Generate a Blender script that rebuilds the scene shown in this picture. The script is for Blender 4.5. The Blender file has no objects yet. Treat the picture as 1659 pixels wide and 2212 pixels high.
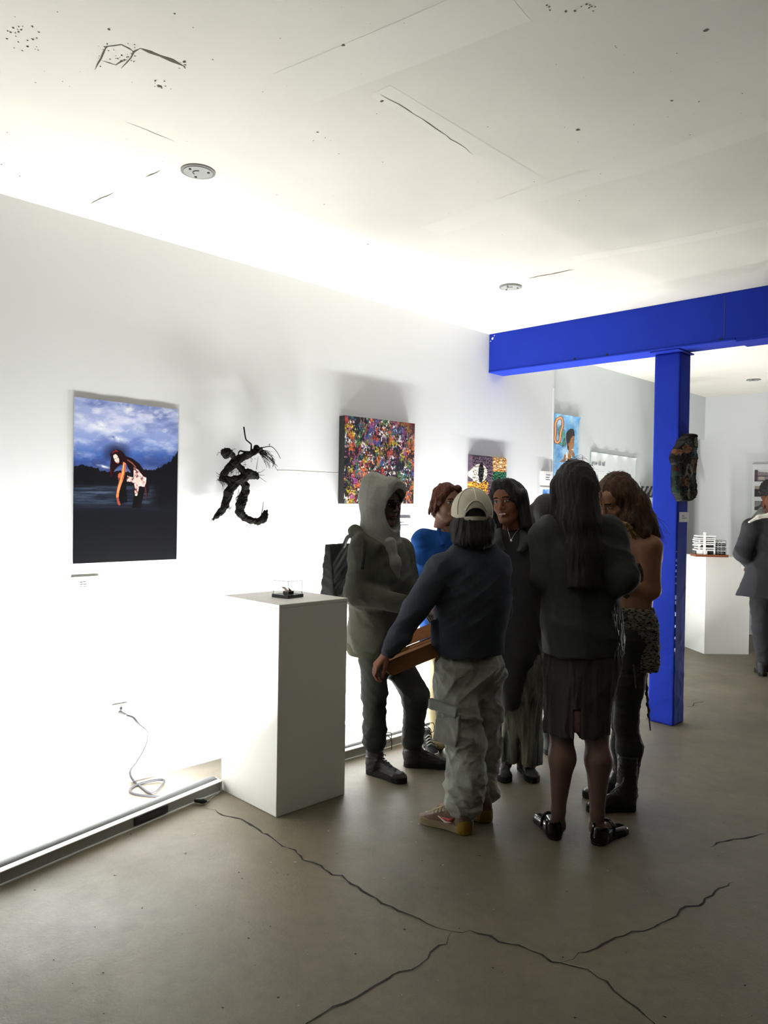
import bpy, math, random
import numpy as np
from mathutils import Vector, Matrix

random.seed(7)
RNG = np.random.RandomState(11)
SC = bpy.context.scene
COL = SC.collection

# ------------------------------------------------------------------ camera
FPX = 1644.915
EYE = np.array([0.0, 0.0, 1.55])
CF = np.array([-0.69513114, 0.71881079, -0.01018563])   # forward
CR = np.array([0.7186395, 0.69519469, 0.01617459])      # right
CU = np.array([-0.01870747, -0.00392367, 0.9998173])    # up
cam_data = bpy.data.cameras.new('camera')
cam = bpy.data.objects.new('camera', cam_data); COL.objects.link(cam)
cam_data.sensor_fit = 'VERTICAL'; cam_data.sensor_height = 36.0
cam_data.lens = FPX / 2212.0 * 36.0
cam_data.clip_start = 0.05
cam.matrix_world = Matrix(((CR[0], CU[0], -CF[0], EYE[0]), (CR[1], CU[1], -CF[1], EYE[1]),
                           (CR[2], CU[2], -CF[2], EYE[2]), (0, 0, 0, 1)))
SC.camera = cam

# ------------------------------------------------------------------ light and exposure
world = bpy.data.worlds.new('world'); SC.world = world
world.use_nodes = True
world.node_tree.nodes['Background'].inputs[0].default_value = (0.9, 0.95, 1.0, 1)
world.node_tree.nodes['Background'].inputs[1].default_value = 0.05
SC.view_settings.view_transform = 'Standard'
SC.view_settings.look = 'None'
SC.view_settings.gamma = 1.0
SC.view_settings.use_curve_mapping = False
SC.view_settings.exposure = 0.36
FIX_W = 88.0          # watts of every wall washer lamp
BACK_W = 50.0         # watts of the back room washers
WASH_TILT = 0.92      # upward tilt of the washers

# room constants (metres)
XW, ZC, YB, ZB = -3.878, 3.006, 5.26, 2.679     # left wall, ceiling, beam front, beam underside
YBK = 10.0

# ------------------------------------------------------------------ helpers
def lin(c):
    c = np.asarray(c, float) / 255.0
    return np.where(c <= 0.04045, c / 12.92, ((c + 0.055) / 1.055) ** 2.4)

def nz(v):
    v = np.asarray(v, float); return v / np.linalg.norm(v)

def ray(u, v):
    return CF + (u - 829.5) / FPX * CR - (v - 1106.0) / FPX * CU
def at(u, v, d):
    return EYE + ray(u, v) * d
def on_z(u, v, z=0.0):
    r = ray(u, v); return EYE + r * ((z - EYE[2]) / r[2])
def on_x(u, v, x):
    r = ray(u, v); return EYE + r * (x / r[0])
def on_y(u, v, y):
    r = ray(u, v); return EYE + r * (y / r[1])

MATS = {}
TONE = 1.0
SPEC = 0.5
def mat(name, rgb, rough=0.7, bump=0.0, bscale=60.0, stretch=(1, 1, 1), var=0.0, vscale=8.0, metal=0.0, spec=None,
        sheen=0.0, rgb2=None, detail=4.0, emit=None, alpha=None, trans=0.0, subsurf=0.0, coord='Object', attr=False, bdist=0.01, tone=None):
    if name in MATS: return MATS[name]
    m = bpy.data.materials.new(name); m.use_nodes = True
    nt = m.node_tree; b = nt.nodes['Principled BSDF']
    tn = TONE if tone is None else tone
    c = lin(rgb) * tn; b.inputs['Base Color'].default_value = (*c, 1)
    b.inputs['Roughness'].default_value = rough
    b.inputs['Metallic'].default_value = metal
    b.inputs['Specular IOR Level'].default_value = (SPEC if rough > .55 else .5) if spec is None else spec
    if sheen:
        b.inputs['Sheen Weight'].default_value = sheen
    if trans: b.inputs['Transmission Weight'].default_value = trans
    if subsurf:
        b.inputs['Subsurface Weight'].default_value = subsurf
        b.inputs['Subsurface Scale'].default_value = 0.01
    tc = nt.nodes.new('ShaderNodeTexCoord')
    mp = nt.nodes.new('ShaderNodeMapping'); mp.inputs['Scale'].default_value = stretch
    nt.links.new(tc.outputs[coord], mp.inputs[0])
    src = None
    if attr:
        a = nt.nodes.new('ShaderNodeAttribute'); a.attribute_name = 'Col'
        nt.links.new(a.outputs['Color'], b.inputs['Base Color'])
    if var or rgb2 is not None:
        n = nt.nodes.new('ShaderNodeTexNoise'); n.inputs['Scale'].default_value = vscale
        n.inputs['Detail'].default_value = 6.0; n.inputs['Roughness'].default_value = 0.6
        nt.links.new(mp.outputs[0], n.inputs['Vector'])
        r = nt.nodes.new('ShaderNodeValToRGB')
        r.color_ramp.elements[0].position = 0.32; r.color_ramp.elements[1].position = 0.68
        lo = c * (1 - var) if rgb2 is None else lin(rgb2) * tn
        hi = np.clip(c * (1 + var), 0, 1) if rgb2 is None else c
        r.color_ramp.elements[0].color = (*lo, 1); r.color_ramp.elements[1].color = (*hi, 1)
        nt.links.new(n.outputs['Fac'], r.inputs[0]); nt.links.new(r.outputs[0], b.inputs['Base Color'])
    if bump:
        n = nt.nodes.new('ShaderNodeTexNoise'); n.inputs['Scale'].default_value = bscale
        n.inputs['Detail'].default_value = detail
        nt.links.new(mp.outputs[0], n.inputs['Vector'])
        bp = nt.nodes.new('ShaderNodeBump'); bp.inputs['Strength'].default_value = bump
        bp.inputs['Distance'].default_value = bdist
        nt.links.new(n.outputs['Fac'], bp.inputs['Height']); nt.links.new(bp.outputs[0], b.inputs['Normal'])
    if emit:
        b.inputs['Emission Color'].default_value = (*lin(rgb), 1); b.inputs['Emission Strength'].default_value = emit
    MATS[name] = m; return m

def tag(o, label, cat, group=None, kind=None):
    if label: o['label'] = label
    if cat: o['category'] = cat
    if group: o['group'] = group
    if kind: o['kind'] = kind
    return o

def empty(name, loc, label=None, cat=None, group=None):
    o = bpy.data.objects.new(name, None); COL.objects.link(o)
    o.location = tuple(float(x) for x in loc); o.empty_display_size = 0.1
    tag(o, label, cat, group); o['_base'] = [float(x) for x in loc]
    del o['_base']
    BASE[o.name] = np.array(loc, float)
    return o
BASE = {}

def base_of(parent):
    """world position of the thing a part belongs to (empties are never rotated)"""
    p = np.zeros(3); o = parent
    while o is not None:
        p = p + np.array(o.location); o = o.parent
    return p

def mesh_obj(name, verts, faces, mats, parent=None, midx=None, smooth=True, col=None, kind=None):
    """verts in world coordinates; faces a list or an (n,4)/(n,3) array"""
    verts = np.asarray(verts, float).reshape(-1, 3)
    if parent is not None:
        o0 = base_of(parent)
    else:
        o0 = np.zeros(3)
    v = verts - o0
    me = bpy.data.meshes.new(name)
    if isinstance(faces, np.ndarray):
        n, k = faces.shape
        me.vertices.add(len(v)); me.vertices.foreach_set('co', v.ravel())
        me.loops.add(n * k); me.loops.foreach_set('vertex_index', faces.ravel().astype(np.int32))
        me.polygons.add(n); me.polygons.foreach_set('loop_start', np.arange(0, n * k, k, dtype=np.int32))
        me.update(calc_edges=True)
    else:
        me.from_pydata([tuple(x) for x in v], [], [tuple(int(i) for i in f) for f in faces])
        me.update()
    if not isinstance(mats, (list, tuple)): mats = [mats]
    for m in mats: me.materials.append(m)
    if midx is not None:
        me.polygons.foreach_set('material_index', np.asarray(midx, np.int32))
    me.polygons.foreach_set('use_smooth', np.full(len(me.polygons), bool(smooth)))
    if col is not None:
        a = me.color_attributes.new('Col', 'FLOAT_COLOR', 'POINT')
        c4 = np.ones((len(v), 4), np.float32); c4[:, :3] = col
        a.data.foreach_set('color', c4.ravel())
    me.validate()
    o = bpy.data.objects.new(name, me); COL.objects.link(o)
    if parent is not None: o.parent = parent
    if kind: o['kind'] = kind
    return o

class MB:
    """collects flat-sided shapes that form one mesh"""
    def __init__(s): s.v = []; s.f = []; s.m = []
    def add(s, v, f, m=0):
        k = len(s.v); s.v += [tuple(map(float, x)) for x in v]
        s.f += [tuple(i + k for i in q) for q in f]; s.m += [m] * len(f); return s
    def box(s, lo, hi, m=0, R=None, c=None, bev=0.0):
        lo = np.array(lo, float); hi = np.array(hi, float)
        if bev:
            b = bev; P = []
            xs = [lo[0], lo[0] + b, hi[0] - b, hi[0]]; ys = [lo[1], lo[1] + b, hi[1] - b, hi[1]]; zs = [lo[2], lo[2] + b, hi[2] - b, hi[2]]
            idx = {}; F = []
            def vi(i, j, k):
                if (i, j, k) not in idx: idx[(i, j, k)] = len(P); P.append([xs[i], ys[j], zs[k]])
                return idx[(i, j, k)]
            for a in (0, 3):
                F.append([vi(a, 1, 1), vi(a, 2, 1), vi(a, 2, 2), vi(a, 1, 2)][::(1 if a else -1)])
                F.append([vi(1, a, 1), vi(1, a, 2), vi(2, a, 2), vi(2, a, 1)][::(1 if a else -1)])
                F.append([vi(1, 1, a), vi(2, 1, a), vi(2, 2, a), vi(1, 2, a)][::(1 if a else -1)])
            for i in (1, 2):
                for j in (1, 2):
                    pass
            q = lambda i: 0 if i == 1 else 3
            for j in (1, 2):
                for k in (1, 2):   # edges along x
                    F.append([vi(1, q(j), k), vi(2, q(j), k), vi(2, j, q(k)), vi(1, j, q(k))])
                    F.append([vi(q(j), 1, k), vi(q(j), 2, k), vi(j, 2, q(k)), vi(j, 1, q(k))])
                    F.append([vi(q(j), k, 1), vi(q(j), k, 2), vi(j, q(k), 2), vi(j, q(k), 1)])
                    for i in (1, 2):
                        F.append([vi(q(i), j, k), vi(i, q(j), k), vi(i, j, q(k))])
            P = np.array(P)
        else:
            P = np.array([(x, y, z) for x in (lo[0], hi[0]) for y in (lo[1], hi[1]) for z in (lo[2], hi[2])])
            F = [(0, 1, 3, 2), (4, 6, 7, 5), (0, 4, 5, 1), (2, 3, 7, 6), (0, 2, 6, 4), (1, 5, 7, 3)]
        if R is not None: P = P @ np.array(R, float).T
        if c is not None: P = P + np.array(c, float)
        # orient faces outwards
        cen = P.mean(0); FF = []
        for f in F:
            a, b2, c2 = P[f[0]], P[f[1]], P[f[2]]
            n = np.cross(b2 - a, c2 - a)
            FF.append(tuple(f) if n @ (P[list(f)].mean(0) - cen) >= 0 else tuple(f)[::-1])
        return s.add(P, FF, m)
    def tube(s, pts, r, n=8, m=0, caps=True):
        pts = np.array(pts, float); rr = np.broadcast_to(np.asarray(r, float), (len(pts),))
        V = []; prev = None
        for i, p in enumerate(pts):
            t = pts[min(i + 1, len(pts) - 1)] - pts[max(i - 1, 0)]; t = t / (np.linalg.norm(t) + 1e-12)
            if prev is None:
                a = np.cross(t, [0, 0, 1.0]);
                if np.linalg.norm(a) < 1e-3: a = np.cross(t, [0, 1.0, 0])
            else: a = prev - t * (prev @ t)
            a = a / (np.linalg.norm(a) + 1e-12); prev = a; b = np.cross(t, a)
            for k in range(n):
                an = 2 * math.pi * k / n
                V.append(p + rr[i] * (math.cos(an) * a + math.sin(an) * b))
        F = []
        for i in range(len(pts) - 1):
            for k in range(n):
                F.append((i * n + k, i * n + (k + 1) % n, (i + 1) * n + (k + 1) % n, (i + 1) * n + k))
        if caps:
            F.append(tuple(range(n))[::-1]); F.append(tuple((len(pts) - 1) * n + k for k in range(n)))
        return s.add(V, F, m)
    def prism(s, poly, axis, a, b, m=0):
        """extrude a 2-D polygon along axis 0/1/2 between a and b"""
        n = len(poly); V = []
        for t in (a, b):
            for (p, q) in poly:
                V.append((t, p, q) if axis == 0 else (p, t, q) if axis == 1 else (p, q, t))
        F = [tuple(range(n))[::-1], tuple(range(n, 2 * n))] + [(i, (i + 1) % n, n + (i + 1) % n, n + i) for i in range(n)]
        return s.add(V, F, m)
    def obj(s, name, mats, parent=None, smooth=False, kind=None):
        return mesh_obj(name, s.v, s.f, mats, parent, s.m, smooth, kind=kind)

def spline(pts, n=8):
    """Catmull-Rom through the points"""
    P = np.array(pts, float); P = np.vstack([2 * P[0] - P[1], P, 2 * P[-1] - P[-2]]); out = []
    for i in range(1, len(P) - 2):
        for k in range(n):
            t = k / n; a, b, c, d = P[i - 1:i + 3]
            out.append(0.5 * ((2 * b) + (-a + c) * t + (2 * a - 5 * b + 4 * c - d) * t * t + (-a + 3 * b - 3 * c + d) * t ** 3))
    out.append(P[-2]); return np.array(out)
# ------------------------------------------------------------------ soft solid modelling (signed distance on a grid -> quad mesh)
def smin(a, b, k):
    if k <= 0: return np.minimum(a, b)
    h = np.maximum(k - np.abs(a - b), 0) / k
    return np.minimum(a, b) - h * h * k * 0.25

class Vol:
    def __init__(s, lo, hi, h):
        s.lo = np.array(lo, float); s.h = h
        s.n = np.ceil((np.array(hi, float) - s.lo) / h).astype(int) + 1
        s.ax = [s.lo[i] + h * np.arange(s.n[i]) for i in range(3)]
        s.D = np.full(tuple(s.n), 1.0, np.float32)
    def _sl(s, lo, hi, k):
        m = k + 4 * s.h; sl = []
        for i in range(3):
            a = int(np.clip(math.floor((lo[i] - m - s.lo[i]) / s.h), 0, s.n[i]))
            b = int(np.clip(math.ceil((hi[i] + m - s.lo[i]) / s.h) + 1, 0, s.n[i]))
            sl.append(slice(a, b))
        return tuple(sl)
    def grid(s, sl):
        return np.meshgrid(s.ax[0][sl[0]], s.ax[1][sl[1]], s.ax[2][sl[2]], indexing='ij', sparse=True)
    def fn(s, f, lo, hi, k=0.02, sub=False):
        sl = s._sl(lo, hi, k)
        if any(q.stop <= q.start for q in sl): return s
        d = f(*s.grid(sl)).astype(np.float32)
        if sub: s.D[sl] = -smin(-s.D[sl], d, k)
        else: s.D[sl] = smin(s.D[sl], d, k)
        return s
    def cap(s, a, b, ra, rb=None, k=0.02, n=None, q=1.0, sub=False):
        rb = ra if rb is None else rb; a = np.array(a, float); b = np.array(b, float)
        r = max(ra, rb); lo = np.minimum(a, b) - r; hi = np.maximum(a, b) + r
        ab = b - a; nn = None if n is None else nz(n)
        if nn is not None:
            ab2 = ab + nn * (ab @ nn) * (q - 1)
        else: ab2 = ab
        L = ab2 @ ab2 + 1e-9
        def f(X, Y, Z):
            x, y, z = X - a[0], Y - a[1], Z - a[2]
            if nn is not None:
                t = (x * nn[0] + y * nn[1] + z * nn[2]) * (q - 1)
                x, y, z = x + t * nn[0], y + t * nn[1], z + t * nn[2]
            t = np.clip((x * ab2[0] + y * ab2[1] + z * ab2[2]) / L, 0, 1)
            d = np.sqrt((x - t * ab2[0]) ** 2 + (y - t * ab2[1]) ** 2 + (z - t * ab2[2]) ** 2) - (ra + (rb - ra) * t)
            return d / q if q > 1 else d
        return s.fn(f, lo, hi, k, sub)
    def chain(s, pts, k=0.02, **kw):
        for (a, ra), (b, rb) in zip(pts[:-1], pts[1:]): s.cap(a, b, ra, rb, k, **kw)
        return s
    def ell(s, c, r, k=0.02, R=None, sub=False):
        c = np.array(c, float); r = np.array(r, float); m = r.max(); R = np.eye(3) if R is None else np.array(R, float)
        def f(X, Y, Z):
            x, y, z = X - c[0], Y - c[1], Z - c[2]
            u = [(x * R[0, i] + y * R[1, i] + z * R[2, i]) / r[i] for i in range(3)]   # columns of R = axes
            k0 = np.sqrt(u[0] ** 2 + u[1] ** 2 + u[2] ** 2) + 1e-9
            k1 = np.sqrt((u[0] / r[0]) ** 2 + (u[1] / r[1]) ** 2 + (u[2] / r[2]) ** 2) + 1e-9
            return k0 * (k0 - 1) / k1
        return s.fn(f, c - m, c + m, k, sub)
    def loft(s, secs, F, k=0.02, p=2.0, sub=False):
        """upright loft. secs: list of (centre xyz, half width across, half depth); F = horizontal facing"""
        secs = sorted(secs, key=lambda q: q[0][2]); zs = np.array([q[0][2] for q in secs])
        cx = np.array([q[0][0] for q in secs]); cy = np.array([q[0][1] for q in secs])
        rx = np.array([q[1] for q in secs]); ry = np.array([q[2] for q in secs])
        F = nz([F[0], F[1], 0]); T = np.array([F[1], -F[0]])
        m = max(rx.max(), ry.max())
        lo = np.array([cx.min() - m, cy.min() - m, zs[0]]); hi = np.array([cx.max() + m, cy.max() + m, zs[-1]])
        def sm(z, v):
            i = np.clip(np.searchsorted(zs, z) - 1, 0, len(zs) - 2); t = np.clip((z - zs[i]) / (zs[i + 1] - zs[i]), 0, 1)
            # monotone-ish hermite
            dv = np.gradient(v, zs); hh = zs[i + 1] - zs[i]
            t2, t3 = t * t, t ** 3
            return (2 * t3 - 3 * t2 + 1) * v[i] + (t3 - 2 * t2 + t) * hh * dv[i] + (-2 * t3 + 3 * t2) * v[i + 1] + (t3 - t2) * hh * dv[i + 1]
        def f(X, Y, Z):
            z = Z.ravel(); a = sm(z, rx)[None, None, :]; b = sm(z, ry)[None, None, :]
            x = X - sm(z, cx)[None, None, :]; y = Y - sm(z, cy)[None, None, :]
            u = np.abs((x * T[0] + y * T[1]) / a); w = np.abs((x * F[0] + y * F[1]) / b)
            rr = (u ** p + w ** p) ** (1 / p)
            d = (rr - 1) * np.minimum(a, b)
            dz = np.maximum(zs[0] - Z, Z - zs[-1])
            return np.maximum(d, dz)
        return s.fn(f, lo, hi, k, sub)
    def folds(s, amp, scale, seed=0, stretch=(1, 1, 1), ridge=True, mask=None):
        r = np.random.RandomState(seed)
        band = np.argwhere(np.abs(s.D) < max(0.05, amp * 3))
        if len(band) == 0: return s
        P = s.lo + band * s.h
        W = P / scale * np.array(stretch)
        w2 = W + 0.5 * np.stack([np.sin(W @ r.randn(3) * 1.3 + r.rand() * 6) for _ in range(3)], 1)
        v = np.zeros(len(P))
        for i in range(5):
            d = r.randn(3); d /= np.linalg.norm(d); g = np.sin(w2 @ d * (2 + 1.2 * i) + r.rand() * 6.28)
            v += ((1 - np.abs(g)) ** 1.6 * 1.6 - 0.7 if ridge else g) / (1 + 0.45 * i)
        v *= 0.45
        if mask is not None: v = v * mask(P)
        s.D[band[:, 0], band[:, 1], band[:, 2]] -= (amp * v).astype(np.float32)
        return s
    def cut_below(s, z):
        k = np.maximum(z - s.ax[2], -1)[None, None, :]
        s.D = np.maximum(s.D, k.astype(np.float32)); return s
    def cut_plane(s, p, n):
        """keeps the side n points to"""
        n = nz(n); X, Y, Z = np.meshgrid(*s.ax, indexing='ij', sparse=True)
        d = -((X - p[0]) * n[0] + (Y - p[1]) * n[1] + (Z - p[2]) * n[2])
        s.D = np.maximum(s.D, d.astype(np.float32)); return s
    def mesh(s):
        D = s.D.copy(); h = s.h
        for ax in range(3):   # closed at the borders
            sl = [slice(None)] * 3
            for e in (0, -1):
                sl[ax] = e; D[tuple(sl)] = np.maximum(D[tuple(sl)], 0.001)
        D[D == 0] = 1e-6
        S = D < 0; nx, ny, nz_ = D.shape
        cnt = np.zeros((nx - 1, ny - 1, nz_ - 1), np.int8)
        for i in (0, 1):
            for j in (0, 1):
                for k in (0, 1): cnt += S[i:nx - 1 + i, j:ny - 1 + j, k:nz_ - 1 + k]
        I, J, K = np.nonzero((cnt > 0) & (cnt < 8))
        if len(I) == 0: return np.zeros((0, 3)), np.zeros((0, 4), int)
        acc = np.zeros((len(I), 3)); num = np.zeros(len(I))
        cs = [(i, j, k) for i in (0, 1) for j in (0, 1) for k in (0, 1)]
        for a in cs:
            for ax in range(3):
                if a[ax]: continue
                b = list(a); b[ax] = 1
                da = D[I + a[0], J + a[1], K + a[2]]; db = D[I + b[0], J + b[1], K + b[2]]
                m = (da < 0) != (db < 0); t = np.where(m, da / (da - db + (~m)), 0)
                p = np.tile(np.array(a, float), (len(I), 1)); p[:, ax] += t
                acc[m] += p[m]; num[m] += 1
        V = acc / num[:, None] + np.stack([I, J, K], 1); V = s.lo + V * h
        idx = np.full(cnt.shape, -1, np.int64); idx[I, J, K] = np.arange(len(I))
        Q = []
        for ax in range(3):
            o = [(1, 2), (2, 0), (0, 1)][ax]
            sa = [slice(1, -1)] * 3; sb = [slice(1, -1)] * 3; sa[ax] = slice(0, -1); sb[ax] = slice(1, None)
            A = S[tuple(sa)]; B = S[tuple(sb)]
            E = np.argwhere(A != B); 
            if len(E) == 0: continue
            fl = A[E[:, 0], E[:, 1], E[:, 2]]
            off = np.array([1, 1, 1]); off[ax] = 0; E = E + off
            def c(du, dv):
                q = E.copy(); q[:, o[0]] -= du; q[:, o[1]] -= dv
                return idx[q[:, 0], q[:, 1], q[:, 2]]
            q = np.stack([c(1, 1), c(0, 1), c(0, 0), c(1, 0)], 1)
            q[~fl] = q[~fl][:, ::-1]
            q = q[(q >= 0).all(1)]; Q.append(q)
        Q = np.vstack(Q); return V, Q

def join(parts):
    """parts: (V, Q, material index array or int)"""
    VV, QQ, MM = [], [], []; k = 0
    for V, Q, m in parts:
        VV.append(V); QQ.append(Q + k); MM.append(np.full(len(Q), m) if np.isscalar(m) else np.asarray(m)); k += len(V)
    return np.vstack(VV), np.vstack(QQ), np.concatenate(MM)

def frame(F, U=(0, 0, 1)):
    """columns: right, forward, up"""
    F = nz(F); Rr = nz(np.cross(F, U)); U2 = np.cross(Rr, F)
    return np.stack([Rr, F, U2], 1)

def to_world(V, M, c, sc=1.0):
    return (np.asarray(V) * sc) @ M.T + np.asarray(c)

def build(vol, name, m, parent, folds=None):
    V, Q = vol.mesh()
    return mesh_obj(name, V, Q, m, parent)

def strands(paths, r=0.0012, n=3):
    mb = MB()
    for p in paths:
        rr = np.linspace(1, 0.25, len(p)) * r
        mb.tube(p, rr, n=n, caps=False)
    return np.array(mb.v), np.array([f for f in mb.f]), None
# ------------------------------------------------------------------ setting
def floor_material():
    m = bpy.data.materials.new('concrete'); m.use_nodes = True; nt = m.node_tree; L = nt.links.new
    b = nt.nodes['Principled BSDF']; tc = nt.nodes.new('ShaderNodeTexCoord')
    def noise(sc, det, rough=0.6):
        n = nt.nodes.new('ShaderNodeTexNoise'); n.inputs['Scale'].default_value = sc
        n.inputs['Detail'].default_value = det; n.inputs['Roughness'].default_value = rough
        L(tc.outputs['Object'], n.inputs['Vector']); return n
    def ramp(src, p0, c0, p1, c1):
        r = nt.nodes.new('ShaderNodeValToRGB'); e = r.color_ramp.elements
        e[0].position = p0; e[1].position = p1; e[0].color = (*c0, 1); e[1].color = (*c1, 1)
        L(src, r.inputs[0]); return r
    def mix(a, bb, fac, mode='MIX'):
        x = nt.nodes.new('ShaderNodeMix'); x.data_type = 'RGBA'; x.blend_type = mode
        if isinstance(fac, float): x.inputs[0].default_value = fac
        else: L(fac, x.inputs[0])
        L(a, x.inputs[6]); L(bb, x.inputs[7]); return x.outputs[2]
    base = ramp(noise(0.9, 8, .65).outputs['Fac'], .3, lin((88, 81, 67)), .66, lin((118, 109, 89)))
    fine = ramp(noise(14, 8, .7).outputs['Fac'], .3, (.82, .82, .82), .7, (1.06, 1.05, 1.03))
    c = mix(base.outputs[0], fine.outputs[0], 1.0, 'MULTIPLY')
    grain = ramp(noise(220, 3, .6).outputs['Fac'], .35, (.86, .86, .86), .65, (1.06, 1.06, 1.06))
    c = mix(c, grain.outputs[0], 1.0, 'MULTIPLY')
    sp = nt.nodes.new('ShaderNodeTexVoronoi'); sp.inputs['Scale'].default_value = 9
    L(tc.outputs['Object'], sp.inputs['Vector'])
    spot = ramp(sp.outputs['Distance'], .035, (0.35, 0.35, 0.33), .06, (1, 1, 1))
    gate = noise(1.7, 2)
    g = ramp(gate.outputs['Fac'], .5, (0, 0, 0), .6, (1, 1, 1))
    c = mix(c, mix(c, spot.outputs[0], 1.0, 'MULTIPLY'), g.outputs[0])
    L(c, b.inputs['Base Color'])
    rr = ramp(noise(1.4, 6).outputs['Fac'], .3, (.42,) * 3, .7, (.62,) * 3)
    L(rr.outputs[0], b.inputs['Roughness']); b.inputs['Specular IOR Level'].default_value = 0.4
    bp = nt.nodes.new('ShaderNodeBump'); bp.inputs['Strength'].default_value = .35; bp.inputs['Distance'].default_value = .004
    L(noise(70, 6).outputs['Fac'], bp.inputs['Height']); L(bp.outputs[0], b.inputs['Normal'])
    return m

WHITE = mat('wall_paint', (212, 214, 214), rough=.75, bump=.12, bscale=30, var=.015, vscale=2.0, bdist=.004)
WHITE2 = mat('wall_paint_cool', (207, 213, 215), rough=.75, bump=.12, bscale=30, var=.015, vscale=2.0, bdist=.004)
CEIL = mat('ceiling_plaster', (216, 213, 203), rough=.9, bump=.3, bscale=7, var=.05, vscale=1.1, detail=8, bdist=.01)
BLUE = mat('blue_gloss_paint', (31, 52, 162), rough=.75, spec=.08, bump=.25, bscale=14, detail=6, var=.04, vscale=5, bdist=.006)
CONC = floor_material()
PEDW = mat('pedestal_paint', (214, 213, 207), rough=.6, bump=.1, bscale=120, var=.012, vscale=3, bdist=.002)

def slab(name, lo, hi, m, kind='structure', parent=None):
    return MB().box(lo, hi).obj(name, m, parent, kind=kind)

floor = slab('floor', (-6.2, -3.6, -0.12), (4.2, 10.4, 0.0), CONC)
ceil = slab('ceiling', (-6.2, -3.6, ZC), (4.2, 10.4, ZC + .12), CEIL)
YS = 6.293
slab('wall_left', (XW - .15, -3.5, 0), (XW, YS, ZC), WHITE)
slab('wall_left_rear', (XW - .15, YS, 0), (XW - .02, 9.45, ZC), WHITE2)
slab('wall_left_header', (XW - .15, 9.45, 2.46), (XW - .02, YBK, ZC), WHITE2)
slab('wall_back', (-6.1, YBK, 0), (4.1, YBK + .12, ZC), WHITE)
slab('wall_alcove', (-6.1, 9.0, 0), (-5.98, YBK, ZC), WHITE)
slab('wall_alcove_side', (-5.98, 9.3, 0), (XW - .15, 9.42, ZC), WHITE)
slab('wall_right', (4.0, -3.5, 0), (4.12, YBK, ZC), mat('far_wall_paint', (62, 60, 57), rough=.8, bump=.1, bscale=20, var=.02))
slab('wall_front', (XW - .15, -3.6, 0), (4.12, -3.5, ZC), MATS['far_wall_paint'])
# pale trim strip covering the joint of the two wall sections
MB().box((XW - .01, YS - .012, 0), (XW + .004, YS + .012, ZC - .33), bev=.002).obj('trim_1', WHITE, kind='structure')

# cracks: thin irregular ribbons set in the floor and the ceiling
def ribbon(mb, pts, w, z, n=7, jit=.010, m=0, seed=0, up=1, taper=True):
    r = np.random.RandomState(seed); P = []
    pts = [np.array(p[:2], float) for p in pts]
    for a, b in zip(pts[:-1], pts[1:]):
        L = np.linalg.norm(b - a); k = max(2, int(L / .035))
        for i in range(k):
            t = i / k; q = a + (b - a) * t
            if i: q = q + r.randn(2) * jit * .5
            P.append(q)
    P.append(pts[-1]); P = np.array(P); V = []; N = len(P)
    for i, p in enumerate(P):
        t = P[min(i + 1, N - 1)] - P[max(i - 1, 0)]; t /= np.linalg.norm(t) + 1e-9; nn = np.array([-t[1], t[0]])
        ww = w * (.45 + .9 * r.rand()) * (min(1, 6 * min(i, N - 1 - i) / N + .15) if taper else 1)
        V += [(*(p + nn * ww / 2), z), (*(p - nn * ww / 2), z)]
    F = [(2 * i, 2 * i + 1, 2 * i + 3, 2 * i + 2) for i in range(N - 1)]
    if up > 0: F = [f for f in F]
    mb.add(V, F, m)
DARKC = mat('crack_dark', (30, 27, 24), rough=.95, bump=.2, bscale=90)  # dark tone of the cracks and the darker floor grit
PALEC = mat('crack_chipped_edge', (150, 142, 126), rough=.9, bump=.3, bscale=90)
cracks = [
 ([(432,1742),(470,1755),(530,1775),(590,1812),(650,1850),(700,1878),(750,1903),(800,1935),(860,1968),(905,1985),(940,2003),(975,2012)], .007),
 ([(975,2012),(1015,2010),(1060,2022),(1120,2042),(1170,2062),(1210,2080),(1270,2095),(1310,2120),(1350,2160),(1400,2200),(1430,2232)], .006),
 ([(975,2012),(965,2040),(925,2070),(890,2095),(850,2105),(810,2130),(770,2155),(720,2175),(690,2195),(640,2232)], .006),
 ([(1210,2080),(1250,2058),(1290,2048),(1330,2025),(1390,2012),(1450,1985),(1470,1965),(1520,1950),(1545,1925),(1590,1905)], .006),
 ([(1533,1832),(1560,1818),(1600,1812),(1650,1800)], .006),
 ([(1484,1528),(1505,1518),(1532,1515)], .006), ([(1394,1556),(1402,1550),(1416,1548)], .005)]
for i, (pl, w) in enumerate(cracks):
    mb = MB(); P = [on_z(u, v, 0) for u, v in pl]
    ribbon(mb, [p + np.array([-.003, .004, 0]) for p in P], w * .5, .0009, seed=i, m=1, jit=.016)
    ribbon(mb, P, w * 1.35, .0016, seed=i, m=0, jit=.016)
    mb.obj('floor_crack', [DARKC, PALEC], floor)
# pale paint flecks and grit on the floor
mb = MB(); r = np.random.RandomState(3)
fl = [(889,1776),(905,1780),(638,1862),(248,1890),(400,1842),(420,1802),(710,1795)]
for (u, v) in fl + [(r.randint(40, 1640), r.randint(1750, 2200)) for _ in range(70)]:
    c = on_z(u, v); s = r.uniform(.0015, .0045) if (u, v) not in fl else .007
    a = r.rand() * 6; k = 6
    ring = [(c[0] + s * (1.6 if j % 3 == 0 else .8) * math.cos(a + j * 6.283 / k), c[1] + s * math.sin(a + j * 6.283 / k)) for j in range(k)]
    mb.add([(*q, .001) for q in ring] + [(c[0], c[1], .0025)], [(j, (j + 1) % k, k) for j in range(k)], 0 if r.rand() < .45 or (u, v) in fl else 1)
mb.obj('floor_flecks', [PALEC, DARKC], floor, kind='stuff')

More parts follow.
